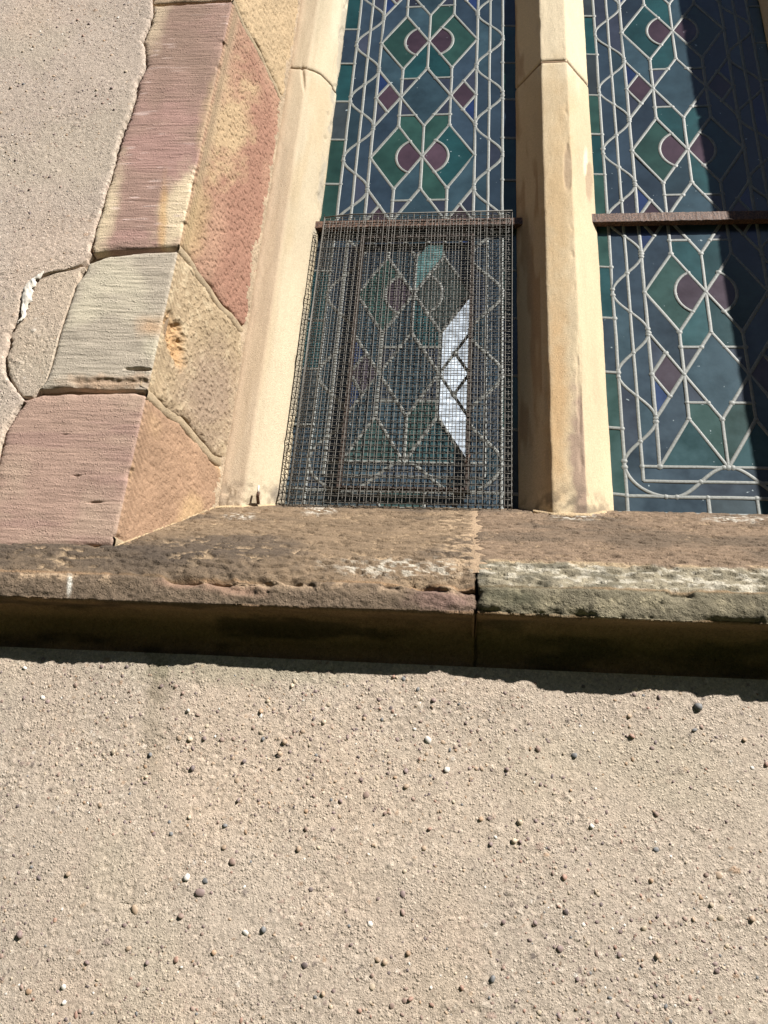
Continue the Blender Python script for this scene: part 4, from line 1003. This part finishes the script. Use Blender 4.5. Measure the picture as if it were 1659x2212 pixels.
def make_light(xc, x0, x1, label, hopper):
    root = empty('stained_glass_light', (xc, G_, ZS)); tag(root, label, 'stained glass', 'stained-glass lights of the window')
    polys, ends = light_lines(xc, x0, x1); fc, pts, adj = faces_of(polys)
    rnd = random.Random(int(xc * 7000) + 5)
    for pp in fc:
        cu = sum(p_[0] for p_ in pp) / len(pp); cz = sum(p_[1] for p_ in pp) / len(pp)
        tx, tz = rnd.uniform(-0.012, 0.012), rnd.uniform(-0.012, 0.012); n_ = len(pp)
        fr = [(xc + a, G_ + tx * (a - cu) + tz * (b_ - cz), b_) for a, b_ in pp]; bk = [(a, b_ + 0.003, c_) for a, b_, c_ in fr]
        me = bpy.data.meshes.new('pane')
        me.from_pydata(fr + bk, [], [tuple(range(n_)), tuple(range(2 * n_ - 1, n_ - 1, -1))] + [((i + 1) % n_, i, i + n_, (i + 1) % n_ + n_) for i in range(n_)]); me.update()
        link('pane', me, G[pane_kind(cu, cz, rnd, hopper, max(abs(a) for a, _ in pp))], root)
    jn = [pts[a] for a in adj if len(adj[a]) >= 3]
    cm = came_mesh(polys, jn, rnd)
    o = link('lead_cames', cm, M_LEAD, root); o.matrix_basis = Matrix.Translation((xc, G_ - 0.0002, 0))
    return root, len(fc)
lt1, n1 = make_light(-0.174, L0, L1, 'stained-glass light between cream jamb and mullion, its foot behind wire mesh', True)
lt2, n2 = make_light(0.671, R0, R1, 'unguarded stained-glass light crossed by rusty bar and half in shadow', False)
print('panes', n1, n2)

# ------------------------------------------------------------------ iron bars
def bar(name, x0, x1, y0, y1, z0, z1, parent=None, seed=0, mat=None):
    nx_ = max(2, int(max(x1 - x0, z1 - z0) / 0.006)); r = 0.0012
    ring = [(y0 + r, z0), (y0, z0 + r), (y0, z1 - r), (y0 + r, z1), (y1 - r, z1), (y1, z1 - r), (y1, z0 + r), (y1 - r, z0), (y0 + r, z0)]
    if (x1 - x0) > (z1 - z0):
        xs = np.linspace(x0, x1, nx_); P = np.array([[(x, a + 0.0009 * (vnoise(x * 160, a * 900 + b_ * 700, seed) - 0.5) * 2, b_ + 0.0009 * (vnoise(x * 160, b_ * 900, seed + 1) - 0.5) * 2) for a, b_ in ring] for x in xs])
    else:
        xm, hw = (x0 + x1) / 2, (x1 - x0) / 2; zs_ = np.linspace(z0, z1, nx_)
        ring = [(-hw, y0 + r), (-hw + r, y0), (hw - r, y0), (hw, y0 + r), (hw, y1), (-hw, y1), (-hw, y0 + r)]
        P = np.array([[(xm + a + 0.0008 * (vnoise(z * 160, a * 900, seed) - 0.5) * 2, b_ + 0.0008 * (vnoise(z * 160, b_ * 900 + 3, seed) - 0.5) * 2, z) for a, b_ in ring] for z in zs_])[:, ::-1]
    me = grid_mesh(name, P[::-1], None, False)
    return link(name, me, mat or (M_DARKIRON if parent else M_RUST), parent)
b1 = bar('saddle_bar', R0 - 0.03, R1 + 0.03, G_ - 0.026, G_ - 0.006, 1.772, 1.806, None, 3)
tag(b1, 'rusty iron saddle bar crossing the unguarded stained-glass light', 'iron bar')
b2 = bar('saddle_bar', L0 - 0.03, L1 + 0.03, G_ - 0.026, G_ - 0.006, 1.768, 1.796, None, 5)
tag(b2, 'rusty iron saddle bar behind the top of the wire mesh guard', 'iron bar')
hop = empty('hopper_casement', (-0.172, G_ - 0.02, 0.86)); tag(hop, 'rusty iron ventilator frame seen through the wire mesh guard', 'casement')
bar('stile', -0.347, -0.335, G_ - 0.030, G_ - 0.006, 0.865, 1.735, hop, 7)
bar('stile', -0.007, 0.005, G_ - 0.030, G_ - 0.006, 0.865, 1.735, hop, 8)
bar('rail', -0.336, -0.008, G_ - 0.027, G_ - 0.008, 1.722, 1.734, hop, 9)
bar('rail', -0.336, -0.008, G_ - 0.027, G_ - 0.008, 0.866, 0.873, hop, 10)
link('latch', tube_mesh('latch', [(-0.008, G_ - 0.034, 0.93), (-0.006, G_ - 0.040, 0.945), (0.0, G_ - 0.040, 0.958), (0.004, G_ - 0.030, 0.966)], 0.004, 8), M_RUST, hop)

# ------------------------------------------------------------------ wire mesh guard
guard = empty('wire_guard', (-0.17, G_ - 0.06, 0.81)); tag(guard, 'boxed grey wire mesh guard over the foot of the stained glass', 'wire guard')
CW = 0.0185; YG = G_ - 0.062; WX0, WX1, WZ0 = -0.462, 0.112, 0.806
NXW, NZW = 32, 54; WR = 0.00098
TOPZ = WZ0 + (NZW - 1) * CW
def woven_pts(n_, phase):
    return [(i * CW / 2, 0.0 if i % 2 else (WR * 0.95 if ((i // 2) + phase) % 2 else -WR * 0.95)) for i in range(n_ * 2 + 1)]
def woven(n_, horizontal, phase):
    return tube_mesh('mesh_wire', [(a, b_, 0) if horizontal else (0, b_, a) for a, b_ in woven_pts(n_, phase)], WR, 5)
WM = {(h, p_): woven(NXW - 1 if h else NZW - 1, h, p_) for h in (True, False) for p_ in (0, 1)}
for me in WM.values(): me.materials.append(M_WIRE)
ga = random.Random(21)
def wire(me, loc, rot=(0, 0, 0)):
    o = bpy.data.objects.new('mesh_wire', me); COL.objects.link(o); o.parent = guard
    o.matrix_parent_inverse = Matrix.Translation(guard.location).inverted(); o.location = loc; o.rotation_euler = rot
for lay, (dx, dy, dz_) in enumerate(((0, 0, 0), (CW * 0.5, 0.009, -0.004))):        # the guard is folded double
    for i in range(NXW - lay):
        x = WX0 + dx + i * CW
        wire(WM[(False, i % 2)], (x + ga.uniform(-0.0010, 0.0010), YG + dy + ga.uniform(-0.001, 0.001), WZ0 - 0.004 + ga.uniform(-0.003, 0.002) - 0.012 * max(0, 1 - i / 13) ** 1.5), (ga.uniform(-0.003, 0.003), ga.uniform(-0.0022, 0.0022) + 0.004, 0))
    for j in range(NZW):
        t = j / NZW
        wire(WM[(True, (j + 1) % 2)], (WX0 - 0.002, YG + dy, WZ0 + dz_ * (1 - t) * 2 + j * CW + ga.uniform(-0.0010, 0.0010) - 0.010 * t ** 6), (0, ga.uniform(-0.0022, 0.0022) + (0.004 if lay else 0) * (1 - t) - 0.010 * t ** 8, ga.uniform(-0.003, 0.003)))
def joined(name, tubes):
    v = []; f = []
    for pts, r in tubes:
        me = tube_mesh('tmp', pts, r, 5, False); k = len(v); v += [tuple(q.co) for q in me.vertices]; f += [tuple(a + k for a in q.vertices) for q in me.polygons]; bpy.data.meshes.remove(me)
    me = bpy.data.meshes.new(name); me.from_pydata(v, [], f); me.update(); me.polygons.foreach_set('use_smooth', np.ones(len(f), bool)); return link(name, me, M_WIRE, guard)
for x in (WX0 - 0.003, WX1 + 0.001):
    T = [([(x + 0.004 * a / 0.98, YG + k * 0.0175 + b_, WZ0 - 0.004 + a) for a, b_ in woven_pts(NZW - 1, k)], WR) for k in (1, 2, 3)]
    T += [([(x + 0.004 * j / NZW, YG + q * 0.0175, WZ0 + j * CW + (WR if (q + j) % 2 else -WR)) for q in range(4)], WR) for j in range(NZW)]
    joined('side_return', T)
T = [([(WX0 + a, YG + k * 0.0175, TOPZ + b_) for a, b_ in woven_pts(NXW - 1, k)], WR) for k in (1, 2, 3)]
T += [([(WX0 + i * CW, YG + q * 0.0175, TOPZ - 0.012 * max(0, 1 - i / 13) ** 1.5 + (WR if (q + i) % 2 else -WR)) for q in range(4)], WR) for i in range(NXW)]
joined('top_return', T)
link('edge_rod', tube_mesh('edge_rod', [(WX0 - 0.002, YG - 0.001, WZ0 - 0.002), (WX0 - 0.0015, YG - 0.001, WZ0 + 0.5), (WX0 + 0.003, YG, TOPZ - 0.012)], 0.0019, 7), M_WIRE, guard)
link('edge_rod', tube_mesh('edge_rod', [(WX0 + 0.003, YG, TOPZ - 0.012), (WX0 + 0.08, YG, TOPZ - 0.002), (WX1 + 0.004, YG, TOPZ + 0.001)], 0.0022, 7), M_WIRE, guard)

# ------------------------------------------------------------------ broken fixing at the foot of the frame
q = at(560, 1080, A_ + 0.02)
st = empty('iron_fixing', (q[0], A_ + 0.005, q[2] - 0.01)); tag(st, 'small broken iron fixing with white tip at foot of cream frame', 'fixing')
link('shank', tube_mesh('shank', [(q[0], A_ + 0.016, q[2] - 0.012), (q[0] + 0.001, A_ - 0.002, q[2] + 0.000), (q[0] + 0.004, A_ - 0.010, q[2] + 0.008)], 0.0042, 8), M_RUST, st)
link('lead_plug', tube_mesh('lead_plug', [(q[0] + 0.004, A_ - 0.010, q[2] + 0.009), (q[0] + 0.002, A_ - 0.008, q[2] + 0.018), (q[0] + 0.001, A_ - 0.006, q[2] + 0.028)], 0.0026, 8), M_WHITE, st)

# ------------------------------------------------------------------ the far window of the nave; its pane emits in place of daylight
fw = empty('far_window', (-0.47, 8.1, 4.0)); tag(fw, 'nave window, its pane glowing in place of daylight, glimpsed through the clear panes behind the mesh', 'window')
mt, n, p, o = newmat('glowing_window_pane'); em = n.nodes.new('ShaderNodeEmission'); em.inputs['Color'].default_value = (0.92, 0.97, 1.0, 1); em.inputs['Strength'].default_value = 1.7
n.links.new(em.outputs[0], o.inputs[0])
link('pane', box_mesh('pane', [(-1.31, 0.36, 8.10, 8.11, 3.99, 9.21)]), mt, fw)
